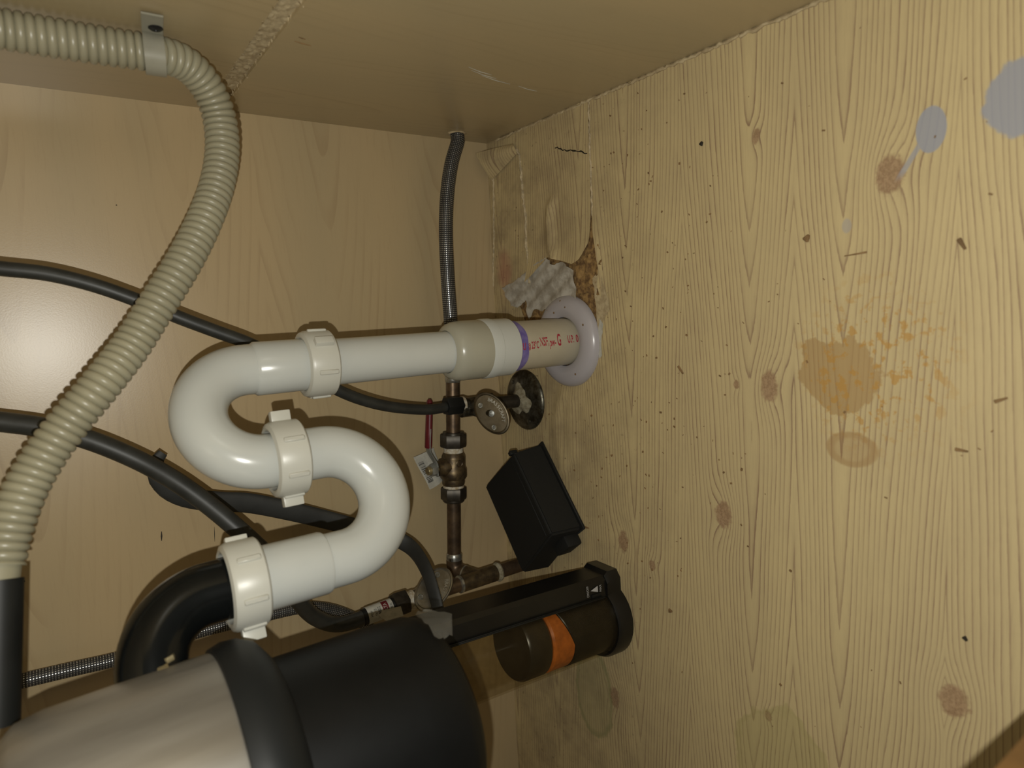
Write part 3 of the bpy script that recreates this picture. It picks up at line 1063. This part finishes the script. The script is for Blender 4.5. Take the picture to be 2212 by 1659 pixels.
# braided hose from the side panel down to the copper line
hp = [np.array([0.012, -0.030, 0.052]), np.array([0.0, -0.030, 0.0555]), BK(989, 305, -.031), BK(975, 355, -.032), BK(966, 420, -.033), BK(963, 500, -.034), BK(967, 600, -.033), BK(974, 700, -.032), BK(977, 760, -.031), BK(978, 806, -.030)]
bh = tubeuv('braided_hose', resample(catmull(hp, 0.003), 0.003)[0], 0.0076, M_BRAID_U)
tag(bh, 'black and silver braided hose coming through the side panel to the copper line', 'hose')
hp = [BK(-60, 1496, -.022), BK(0, 1482, -.022), BK(60, 1468, -.022), BK(150, 1447, -.022), BK(250, 1424, -.022), BK(340, 1396, -.022), BK(420, 1367, -.022), BK(500, 1346, -.024), BK(590, 1325, -.026),
      BK(650, 1313, -.026), BK(700, 1314, -.025), BK(745, 1326, -.022), BK(790, 1350, -.02), BK(850, 1400, -.02)]
bh = tubeuv('braided_hose', resample(catmull(hp, 0.003), 0.003)[0], 0.0060, M_BRAID_L)
tag(bh, 'steel braided hose sagging low behind the disposer and black elbow', 'hose')

# ------------------------------------------------------------------ copper line with ball valve (runs along the back)
cop = thing('copper_line', (-0.485, -0.03, 0.089), 'aged copper pipe along the back panel joining a soldered tee and riser', 'pipe')
c0, c1 = BK(978, 806, -.03), BK(979, 940, -.03)
tubeobj('pipe', [c0, c0 * .5 + c1 * .5, c1], 0.0079, M_COPPER, cop, n=28)
fr = frame(c0, c1 - c0, (0, 0, 1))
mk('solder_ring', *lathe([(0.0079, -0.001), (0.0089, 0.0), (0.0089, 0.007), (0.0084, 0.010), (0.0079, 0.0105)], 28, fr), M_SOLDER, cop)
c2, c3 = BK(980, 1075, -.03), BK(981, 1198, -.03)
tubeobj('pipe', [c2, c2 * .5 + c3 * .5, c3], 0.0079, M_COPPER, cop, n=28)
RZ = np.array([-0.493, -0.058])
fr = frame(c3, c3 - c2, (0, 0, 1))
mk('solder_ring', *lathe([(0.0079, -0.002), (0.0091, 0.0), (0.0091, 0.0055), (0.0079, 0.006)], 28, fr), M_SOLDER, cop)
# elbow then branch into the tee
tee_c = np.array([RZ[0], RZ[1], 0.078])
e_in = c3 + norm(c3 - c2) * 0.002
corner = c3 + norm(c3 - c2) * 0.018
bd = norm(tee_c - corner)
path = [e_in, c3 + norm(c3 - c2) * 0.008]
for i in range(1, 10):
    t = i / 10
    a_, b_, c_ = c3 + norm(c3 - c2) * 0.008, corner, corner + bd * 0.010
    path.append((1 - t) ** 2 * a_ + 2 * t * (1 - t) * b_ + t * t * c_)
path += [corner + bd * 0.013]
tubeobj('elbow', path, 0.0091, M_COPPER, cop, n=28)
mk('solder_ring', *lathe([(0.0088, 0), (0.0097, 0.0006), (0.0097, 0.0018), (0.0088, 0.0024)], 28, frame(corner + bd * 0.0125, bd)), M_SOLDER, cop)
tubeobj('tee_branch', [corner + bd * 0.012, tee_c], 0.0093, M_BRASS, cop, n=28)
mk('tee', *lathe([(0.0086, -0.024), (0.0094, -0.023), (0.0094, 0.023), (0.0086, 0.024)], 30, (tee_c, np.eye(3))), M_BRASS, cop)
mk('riser', *lathe([(0.0, -0.012), (0.0079, -0.012), (0.0079, 0.135), (0.0, 0.135)], 28, axis(RZ)), M_COPPER, cop)
mk('solder_ring', *lathe([(0.0080, 0.0), (0.0097, 0.0008), (0.0097, 0.0032), (0.0080, 0.004)], 30, axis(RZ, 0.0995)), M_SOLDER, cop)
V, F = lathe([(0.0080, 0.0), (0.0105, 0.001), (0.0112, 0.003), (0.0096, 0.006), (0.0080, 0.007)], 24, axis(RZ, 0.048))
mk('solder_ring', V, F, M_PUTTY, cop)

# ball valve on it
bv = thing('ball_valve', BK(980, 1012, -.03), 'brass ball valve on the copper line with a red lever handle', 'valve')
b0, b1 = BK(979, 937, -.03), BK(980, 1081, -.03)
ax = norm(b1 - b0)
LB = np.linalg.norm(b1 - b0)
fr = frame(b0, ax, (0, -1, 0))
def q(f): return LB * f
mk('compression_nut', *hexnut(0.0148, 0, q(.20), fr), M_DARKNUT, bv)
mk('nut_collar', *lathe([(0.0078, -0.0022), (0.0118, -0.0020), (0.0125, 0.0), (0.0125, 0.001)], 28, fr), M_DARKNUT, bv)
mk('compression_nut', *hexnut(0.0146, q(.80), q(.985), fr), M_DARKNUT, bv)
mk('nut_collar', *lathe([(0.0125, q(.975)), (0.0125, q(1.0)), (0.0112, q(1.02)), (0.0078, q(1.025))], 28, fr), M_DARKNUT, bv)
tag(mk('thread_tape', *lathe([(0.009, q(.195)), (0.0112, q(.20)), (0.0108, q(.24)), (0.0113, q(.27)), (0.0106, q(.285)), (0.009, q(.29))], 28, fr), M_TAPE, bv), 'pale thread tape')
tag(mk('thread_tape', *lathe([(0.009, q(.755)), (0.0115, q(.76)), (0.0119, q(.79)), (0.0116, q(.825)), (0.009, q(.83))], 28, fr), M_TAPE, bv), 'white thread tape')
body = mk('valve_body', *lathe([(0.0105, q(.275)), (0.0115, q(.28)), (0.0133, q(.33)), (0.0136, q(.36)), (0.0136, q(.49)), (0.0150, q(.53)), (0.0152, q(.64)), (0.0140, q(.665)), (0.0128, q(.67)), (0.0128, q(.74)), (0.0120, q(.765)), (0.0105, q(.77))], 32, fr), M_BRASS, bv)
mb = fr[0] + fr[1] @ np.array([0.0138, 0.0, q(.415)])
mk('maker_mark', *lathe([(0.0030, 0.0), (0.0036, 0.0004), (0.0042, 0.0), (0.0036, -0.0003)], 24, frame(mb, fr[1][:, 0]), closed=True), M_BRASS, body)
textobj('maker_mark', 'S', 0.0042, frame(mb + fr[1][:, 0] * 0.0003, fr[1][:, 0], (0, 0, -1)), M_BRASS, body)
textobj('maker_mark', '15', 0.005, frame(fr[0] + fr[1] @ np.array([0.01545, 0.002, q(.585)]), fr[1][:, 0], (0, 0, -1)), M_BRASS, body)
# stem upwards, nut, lever and grip
bc = fr[0] + ax * q(.47)
up = np.array([0.0, -0.10, 1.0])
fs = frame(bc, up, (1, 0, 0))
mk('stem_boss', *lathe([(0.010, 0.006), (0.010, 0.016), (0.0085, 0.018), (0.0085, 0.023), (0.0, 0.023)], 24, fs), M_BRASS, bv)
mk('stem_nut', *hexnut(0.0072, 0.0245, 0.0315, fs), M_LEVER, bv)
mk('stem', *lathe([(0.0, 0.02), (0.0048, 0.02), (0.0048, 0.034), (0.004, 0.0355), (0.0, 0.0355)], 20, fs), M_BOLT, bv)
g0, g1 = BK(925, 968, -.033), BK(928, 862, -.033)
t0 = fs[0] + fs[1] @ np.array([0, 0, 0.0238])
t1 = t0 + np.array([0.012, 0, 0.0005])
pl = catmull([t0 + np.array([-0.007, 0, 0]), t0, t0 + np.array([0.007, 0, 0.0]), t0 * .35 + g0 * .65, g0, g0 * .6 + g1 * .4], 0.003)
tubeobj('lever', pl, 0.0055, M_LEVER, bv, n=12, flat=(1.0, 0.28), hint=(0, 1, 0))
gd = g1 - g0
tag(tubeobj('lever_grip', [g0, g0 + gd * .02, g0 + gd * .3, g0 + gd * .8, g0 + gd * .95, g0 + gd], [.0043, .0050, .0050, .0046, .0040, .0018], M_REDGRIP, bv, n=16, flat=(1, 0.75), hint=(0, 1, 0)), 'red grip')
# paper tag
tg = [BK(893, 988, -.020), BK(936, 967, -.016), BK(960, 1030, -.018), BK(929, 1058, -.020)]
tgo = thing('barcode_tag', tg[3], 'white paper barcode tag hanging behind the red lever handle', 'tag')
ctr = sum(tg) / 4
V, F = [], []
for i in range(9):
    for j in range(9):
        u_, v_ = i / 8, j / 8
        p = (1 - u_) * (1 - v_) * tg[0] + u_ * (1 - v_) * tg[1] + u_ * v_ * tg[2] + (1 - u_) * v_ * tg[3]
        p = p + np.array([0, -0.0035 * math.sin(u_ * 3.0) * (0.5 + v_) + 0.001 * math.sin(v_ * 7), 0])
        V.append(p)
for i in range(8):
    for j in range(8):
        F.append((i * 9 + j, i * 9 + j + 1, (i + 1) * 9 + j + 1, (i + 1) * 9 + j))
mk('paper', V, F, M_PAPER, tgo)
V, F = [], []
random.seed(3)
v_ = 0.20
while v_ < 0.80:
    wbar = random.choice([.006, .010, .016, .022])
    for u0, u1 in ((0.06, 0.30),):
        b = len(V)
        for (uu, vv) in ((u0, v_), (u1, v_), (u1, v_ + wbar), (u0, v_ + wbar)):
            p = (1 - uu) * (1 - vv) * tg[0] + uu * (1 - vv) * tg[1] + uu * vv * tg[2] + (1 - uu) * vv * tg[3]
            V.append(p + np.array([0, -0.0035 * math.sin(uu * 3.0) * (0.5 + vv) + 0.001 * math.sin(vv * 7) - 0.0007, 0]))
        F.append((b, b + 1, b + 2, b + 3))
    v_ += wbar + random.choice([.008, .014, .02])
tag(mk('barcode', V, F, M_INK, tgo, smooth=False), 'printed barcode stripes')

# ------------------------------------------------------------------ stop valves
def oval_handle(parent, c, nrm, up_, a, b, text, mat=M_CHROME):
    fr = frame(c, nrm, up_)
    h = mk('oval_handle', *lathe([(0.0, -0.004), (0.80, -0.004), (0.97, -0.0025), (1.0, -0.0005), (0.97, 0.0012), (0.90, 0.0016), (0.86, 0.0009), (0.0, 0.0009)], 44, ID, sx=a, sy=b), mat, parent, ang=6)
    for v in h.data.vertices:
        p = fr[0] + fr[1] @ np.array([v.co.x, v.co.y, v.co.z])
        v.co = p
    mk('handle_screw', *lathe([(0.0, 0.0005), (0.0036, 0.0008), (0.0033, 0.0020), (0.0014, 0.0026), (0.0010, 0.0016), (0.0, 0.0016)], 20, fr), M_LEVER, h)
    # raised maker's lettering along the rim
    n_ = len(text)
    for i, ch in enumerate(text):
        t = D(-52) + D(104) * i / (n_ - 1)
        # along the +y side of the oval, reading from -x... to +x end
        px_, py_ = a * 0.68 * math.sin(t), b * 0.62 * math.cos(t)
        ang = math.atan2(-b * 0.62 * math.sin(t), a * 0.68 * math.cos(t))
        V, F = textmesh(ch, 0.0052)
        W = []
        for p in V:
            x_, y_ = p[0] * math.cos(ang) - p[1] * math.sin(ang), p[0] * math.sin(ang) + p[1] * math.cos(ang)
            W.append(fr[0] + fr[1] @ np.array([px_ + x_, py_ + y_, 0.0014]))
        mk('lettering', W, F, M_SOLDER, h, smooth=False)
    for (ex, ey) in ((-0.55 * a, -0.30 * b), (0.55 * a, -0.38 * b)):
        V, F = lathe([(0.0018, 0.0011), (0.0024, 0.0017), (0.0030, 0.0011)], 14, (fr[0] + fr[1] @ np.array([ex, ey, 0]), fr[1]))
        mk('raised_mark', V, F, M_SOLDER, h)
    return h


UX = np.array([-0.2985, -0.061])
uv_ = thing('stop_valve', (*UX, 0.0), 'dark brass stop valve with oval handle rising beside the white floor flange', 'valve')
tl = frame((*UX, 0.0), (0.012, 0.02, 1.0))
mk('riser_pipe', *lathe([(0.0, -0.012), (0.0076, -0.012), (0.0076, 0.052), (0.0, 0.052)], 28, tl), M_DARKNUT, uv_)
mk('compression_nut', *hexnut(0.0125, 0.046, 0.060, tl), M_DARKNUT, uv_)
mk('valve_body', *lathe([(0.0085, 0.058), (0.0105, 0.060), (0.0105, 0.088), (0.0085, 0.090)], 28, tl), M_STEEL, uv_)
hf = BK(1062, 893, -0.100)
hb = tl[0] + tl[1] @ np.array([0, 0, 0.074])
tubeobj('valve_stem', [hb, hb * .4 + hf * .6, hf], [0.0095, 0.0085, 0.004], M_STEEL, uv_, n=20)
hn = norm(CP - hf) * 0.75 + np.array([-0.05, -0.1, 0.35])
oval_handle(uv_, hf, hn, np.array([-0.62, 0.2, -0.75]), 0.0245, 0.0165, 'BRASSCRAFT', M_BRONZE)
on0 = BK(998, 874, -.0615)
on1 = BK(962, 878, -.062)
fo = frame(on0, on1 - on0, (0, -1, 0))
LO = np.linalg.norm(on1 - on0)
tubeobj('outlet', [hb, hb * .4 + on0 * .6, on0], 0.0085, M_STEEL, uv_, n=20)
mk('outlet_tape', *lathe([(0.006, -0.002), (0.0088, -0.0015), (0.0088, 0.0015), (0.006, 0.002)], 24, fo), M_TAPE, uv_)
mk('outlet_nut', *hexnut(0.0102, 0.0015, LO, fo), M_RUBBER, uv_)

es = thing('floor_escutcheon', (*UX, 0.0), 'round corroded metal floor plate around the upper stop valve pipe', 'floor plate')
mk('plate', *lathe([(0.0078, 0.002), (0.0078, 0.0085), (0.012, 0.0095), (0.020, 0.0085), (0.028, 0.0065), (0.0330, 0.0050), (0.0348, 0.0030), (0.0350, 0.0016), (0.032, 0.0016)], 60, axis(UX), closed=True), M_STEEL, es)
V, F = lathe([(0.0078, 0.0150), (0.0095, 0.0140), (0.013, 0.0108), (0.0165, 0.0096), (0.0165, 0.0085), (0.0078, 0.0085)], 30, axis(UX))
V = [np.array(v) * 1.0 for v in V]
for i, v in enumerate(V):
    d = v[:2] - UX
    a_ = math.atan2(d[1], d[0])
    k = 1 + 0.22 * math.sin(3 * a_ + 1) + 0.09 * math.sin(7 * a_)
    v[0], v[1] = UX[0] + d[0] * (k if np.linalg.norm(d) > 0.009 else 1), UX[1] + d[1] * (k if np.linalg.norm(d) > 0.009 else 1)
tag(mk('putty', V, F, M_PUTTY, es), 'old cream putty')
for a in (0.7, 3.6):
    mk('screw', *lathe([(0, 0.0), (0.0026, 0.0), (0.0022, 0.0012), (0.0, 0.0016)], 14, axis(UX + 0.026 * np.array([math.cos(a), math.sin(a)]), 0.0068)), M_STEEL, es)

lv = thing('stop_valve', (*RZ, 0.12), 'chrome stop valve with oval handle behind the flat black cord', 'valve')
mk('valve_body', *lathe([(0.008, 0.128), (0.0112, 0.130), (0.0112, 0.152), (0.0098, 0.154), (0.0098, 0.160)], 28, axis(RZ)), M_CHROME, lv)
mk('thread_tape', *lathe([(0.0085, 0.158), (0.0104, 0.159), (0.0100, 0.163), (0.0106, 0.1655), (0.0085, 0.167)], 24, axis(RZ)), M_TAPE, lv)
mk('outlet_nut', *hexnut(0.0132, 0.1665, 0.182, axis(RZ)), M_DARKNUT, lv)
hf = BK(937, 1272, -0.098)
hb = np.array([*RZ, 0.141])
tubeobj('valve_stem', [hb, hb * .4 + hf * .6, hf], [0.0095, 0.0085, 0.004], M_CHROME, lv, n=20)
oval_handle(lv, hf, np.array([0.62, -0.55, 0.30]), np.array([-0.45, -0.15, 0.60]), 0.0250, 0.0165, 'BRASSCRAFT')
# end fitting and printed label of the faucet hose
hz0, hz1 = np.array([*RZ, 0.180]), P2[-1]
tubeobj('end_fitting', [hz0, hz0 * .5 + hz1 * .5, hz1, hz1 + (hz1 - hz0) * .1], 0.0084, M_RUBBER, h2, n=22)
ld = norm(hz1 - hz0)
l0 = np.array([*RZ, 0.184])
lf = frame(l0, ld, norm(CP - l0))
LL = np.linalg.norm(hz1 - l0) * 0.98
lab = tag(mk('hose_label', *lathe([(0.0085, 0.0), (0.0088, 0.0), (0.0088, LL), (0.0085, LL)], 28, lf, closed=True), M_PAPER, h2), 'white and red printed hose label')


def onlab(x, y, z, r=0.0089):
    a = x / r
    return lf[0] + lf[1] @ np.array([r * math.cos(a), r * math.sin(a), z + y])


def band(z0, z1, a0, a1, r, mat, name):
    V, F = [], []
    for i in range(13):
        a = a0 + (a1 - a0) * i / 12
        for zz in (z0, z1):
            V.append(lf[0] + lf[1] @ np.array([r * math.cos(a), r * math.sin(a), zz]))
    for i in range(12):
        F.append((2 * i, 2 * i + 1, 2 * i + 3, 2 * i + 2))
    return mk(name, V, F, mat, lab)


band(LL * .18, LL * .42, -1.1, 1.1, 0.0089, M_REDGRIP, 'red_panel')
for s_, zz, sz, mt in (('DELTA', .30, .0052, M_PAPER), ('MODEL', .08, .0030, M_INK), ('19802', .55, .0048, M_INK), ('16/10', .70, .0042, M_INK), ('MOV', .86, .0036, M_INK)):
    textobj('lettering', s_, sz, None, mt, lab, 0.8, lambda x, y, zz=zz: onlab(x, y, LL * zz, 0.0091))

# folded paper end of the label sticking out towards the disposer
fp = [DP(815, 1322, 0.66), DP(866, 1310, 0.66), DP(872, 1330, 0.65), DP(836, 1342, 0.65), DP(822, 1334, 0.655)]
mk('label_tail', fp + [p + np.array([0, 0.0008, 0]) for p in fp], [(0, 1, 2, 3, 4), (9, 8, 7, 6, 5)] + [(i, (i + 1) % 5, 5 + (i + 1) % 5, 5 + i) for i in range(5)], M_PAPER, h2, smooth=False)

# ------------------------------------------------------------------ black box on the floor
B1, B2 = FL(1176, 957), FL(1265, 1138)
bdx = norm(B2 - B1)
bx_ = thing('plastic_box', (B1 + B2) / 2, 'small matte black plastic box with a rim lying on the floor beside the copper riser', 'box')
L = np.linalg.norm(B2 - B1)
bn = np.cross(np.array([0, 0, 1.0]), bdx)          # horizontal normal
if bn @ (np.array([*CP[:2], 0]) - np.array([*B1[:2], 0])) > 0:
    bn = -bn                                       # pointing away from the viewer
DEPB = 0.086
H = 0.043
fb = (B1, np.stack([bdx, bn, np.array([0, 0, 1.0])], 1))
def loc(p): return fb[0] + fb[1] @ np.array(p)
tp = 0.003
V = [loc(p) for p in [(0, 0, .0045), (L, 0, .0045), (L + .011, DEPB, .0045), (0, DEPB, .0045), (tp, tp, H), (L - tp, tp, H), (L + .011 - tp, DEPB - tp, H), (tp, DEPB - tp, H)]]
bm = bmesh.new()
vs = [bm.verts.new(v) for v in V]
for f in [(3, 2, 1, 0), (4, 5, 6, 7), (0, 1, 5, 4), (1, 2, 6, 5), (2, 3, 7, 6), (3, 0, 4, 7)]:
    bm.faces.new([vs[i] for i in f])
bmesh.ops.bevel(bm, geom=[e for e in bm.edges], offset=0.0022, segments=3, affect='EDGES')
bm.verts.index_update()
mk('case', [tuple(v.co) for v in bm.verts], [tuple(v.index for v in f.verts) for f in bm.faces], M_BOX, bx_)
bm.free()
boxobj('rim', (L + 0.004, DEPB + 0.004, 0.0032), (loc((L / 2, DEPB / 2, 0.0033)), fb[1]), M_BOX, bx_, 0.0008, 1)
boxobj('corner_lug', (0.005, 0.006, 0.010), (loc((-0.001, 0.012, H - 0.006)), fb[1]), M_BOX, bx_, 0.001, 1)
boxobj('cable_gland', (0.014, 0.026, 0.020), (loc((L + 0.006, 0.024, 0.014)), fb[1]), M_BOX, bx_, 0.003, 2)
boxobj('seam_ridge', (L - 0.012, 0.0015, 0.0012), (loc((L / 2, 0.012, H)), fb[1]), M_BOX, bx_, 0.0004, 1)

# ------------------------------------------------------------------ clear canister appliance
KX = np.array([-0.5115, -0.187, 0.0016])
can = thing('clear_canister', KX, 'amber-tinted clear cylindrical appliance with black base and back column on the floor', 'appliance')
kf = frame(KX, (0.055, 0.0, 1.0), (1, 0, 0))
# facing: the column sits on the +x side
def keyhole(r, ex, wcol, n=40):
    """round outline with a squared bulge on +x"""
    P = []
    a0 = math.asin(min(0.99, wcol / r))
    for i in range(n + 1):
        a = a0 + (2 * PI - 2 * a0) * i / n
        P.append((r * math.cos(a), r * math.sin(a)))
    P += [(ex * .86, -wcol * .98), (ex, -wcol * .72), (ex, wcol * .72), (ex * .86, wcol * .98)]
    return P


def loft(rings, fr):
    n = len(rings[0][0])
    V, F = [], []
    for poly, z in rings:
        V += [(p[0], p[1], z) for p in poly]
    for i in range(len(rings) - 1):
        for k in range(n):
            l = (k + 1) % n
            F.append((i * n + k, i * n + l, (i + 1) * n + l, (i + 1) * n + k))
    F.append(tuple(range(n - 1, -1, -1)))
    F.append(tuple((len(rings) - 1) * n + k for k in range(n)))
    return xf(fr, V), F


kh = lambda s_, e: keyhole(0.0385 * s_, 0.0515 * e, 0.0205)
mk('base', *loft([(kh(.95, 1.0), 0.0), (kh(1.0, 1.03), 0.002), (kh(1.0, 1.03), 0.016), (kh(.95, 0.96), 0.020)], kf), M_CANB, can)
def slant(prof, lo, hi, amt):
    V, F = lathe(prof, 48, ID)
    V = [np.array([v[0], v[1], v[2] + (amt * max(0.0, v[0] / 0.032) if lo <= v[2] <= hi and math.hypot(v[0], v[1]) > 0.02 else 0.0)]) for v in V]
    return xf(kf, V), F


mk('motor_housing', *slant([(0.0, 0.018), (0.0325, 0.018), (0.0325, 0.070), (0.0318, 0.071), (0.0, 0.071)], 0.065, 0.08, 0.013), M_CANB, can)
tag(mk('orange_ring', *slant([(0.0, 0.072), (0.0318, 0.072), (0.0318, 0.094), (0.030, 0.096), (0.0, 0.096)], 0.0715, 0.0725, 0.013), M_ORANGE, can), 'orange plastic ring inside the clear cylinder')
mk('inner_drum', *lathe([(0.0, 0.096), (0.0290, 0.096), (0.0318, 0.099), (0.0318, 0.120), (0.030, 0.1225), (0.0, 0.1225)], 48, kf), M_DRUM, can)
mk('clear_cylinder', *lathe([(0.0335, 0.020), (0.0352, 0.020), (0.0352, 0.245), (0.0335, 0.245)], 56, kf, closed=True), M_AMBER, can)
colm = mk('back_column', *prism([(0.030, -0.019), (0.046, -0.017), (0.0495, -0.013), (0.0495, 0.013), (0.046, 0.017), (0.030, 0.019)], 0.018, 0.240, kf), M_CANB, can)
for yy in (-0.0203, -0.0225):
    boxobj('groove_rail', (0.0012, 0.0012, 0.21), (kf[0] + kf[1] @ np.array([0.0315, yy, 0.13]), kf[1]), M_RUBBER, colm, 0.0003, 1)
mk('top_cap', *loft([(kh(.95, .95), 0.240), (kh(.97, .97), 0.244), (kh(.95, .95), 0.262), (kh(.85, .85), 0.266)], kf), M_CANB, can)
# printed power mark on the column's front
ff = frame(kf[0] + kf[1] @ np.array([0.0400, -0.0183, 0.034]), kf[1] @ np.array([0.12, -1.0, 0.0]), kf[1] @ np.array([1.0, 0.12, 0]))
# ff: z out, x along +x (right when upright), y = z cross x -> up
sgn = 1.0
def pp(x, y): return ff[0] + ff[1] @ np.array([x, y, 0.0003])
textobj('lettering', 'ON/OFF', 0.0040, None, M_GREYPRINT, colm, 0.75, lambda x, y: pp(x, y + 0.0105))
textobj('lettering', 'MAX', 0.0040, None, M_GREYPRINT, colm, 0.8, lambda x, y: pp(x, y - 0.0060))
mk('power_wedge', [pp(0.0, 0.0070), pp(0.0030, -0.0025), pp(-0.0030, -0.0025)], [(0, 2, 1)], M_GREYPRINT, colm, smooth=False)
boxobj('thumb_wheel', (0.004, 0.003, 0.012), (kf[0] + kf[1] @ np.array([0.034, -0.0185, 0.034]), kf[1]), M_RUBBER, colm, 0.001, 2)

# ------------------------------------------------------------------ bits on the floor
random.seed(21)
sp_ = [((2078, 527), 0.0075, 0.0022, 'short brown splinter near the grey paint marks on the vinyl', M_CRUMB),
       ((1848, 549), 0.0150, 0.0010, 'thin straight wood sliver lying across the grain above the brown spill', M_CRUMB),
       ((2162, 864), 0.0070, 0.0017, 'brown splinter right of the brown spill', M_CRUMB),
       ((2077, 973), 0.0070, 0.0017, 'brown splinter right of the round ring stain', M_CRUMB),
       ((1470, 799), 0.0085, 0.0020, 'dark brown chip on the floor right of the white flange', M_CRUMB),
       ((1743, 514), 0.0048, 0.0036, 'dark triangular crumb beside the heart grain line', M_CRUMB),
       ((1515, 310), 0.0032, 0.0028, 'black speck lying near the side panel edge', M_DARKCRUMB),
       ((1268, 1140), 0.0060, 0.0016, 'rusty fleck beside the black box corner', M_CRUMB),
       ((1448, 1320), 0.0040, 0.0030, 'grey-brown crumb right of the clear canister', M_CRUMB),
       ((2085, 1380), 0.0030, 0.0022, 'tiny dark crumb near the front edge of the floor', M_DARKCRUMB)]
for (pq, l_, w_, lab_, mt) in sp_:
    c = FL(*pq, 0.0016 + w_ * 0.3)
    a = random.uniform(0, PI)
    if l_ > 0.012: a = 1.65
    V, F = bbox((l_, w_, w_ * 0.6), w_ * 0.18, 1)
    V = [(v[0], v[1] * (1 + 0.4 * math.sin(v[0] * 700)), v[2] * (1 + 0.3 * math.cos(v[0] * 500))) for v in V]
    o = mk('wood_splinter', xf(frame(c, (0, 0, 1), (math.cos(a), math.sin(a), 0)), V), F, mt)
    tag(o, lab_, 'splinter', 'loose splinters on the floor')
V, F = [], []
for i in range(285):
    if i < 240:
        p = FL(random.gauss(1340, 130), random.uniform(180, 1250), 0.0016)
    else:
        p = FL(random.uniform(1300, 2150), random.uniform(60, 1600), 0.0016)
    if p[1] > -0.03 or p[1] < -0.58 or p[0] > -0.004 or (abs(p[0] - AX[0]) < .05 and abs(p[1] - AX[1]) < .05):
        continue
    l_ = random.uniform(.0006, .0022)
    w_ = l_ * random.uniform(.25, .8)
    a = random.uniform(0, PI)
    v, f = bbox((l_, w_, w_ * .6))
    v = xf(frame(p + np.array([0, 0, w_ * .3]), (0, 0, 1), (math.cos(a), math.sin(a), 0)), v)
    f = [tuple(k + len(V) for k in q_) for q_ in f]
    V += v
    F += f
tag(mk('floor_crumbs', V, F, M_CRUMB, None, smooth=False), 'fine brown crumbs and sawdust scattered over the cabinet floor', 'crumbs', None, 'stuff')
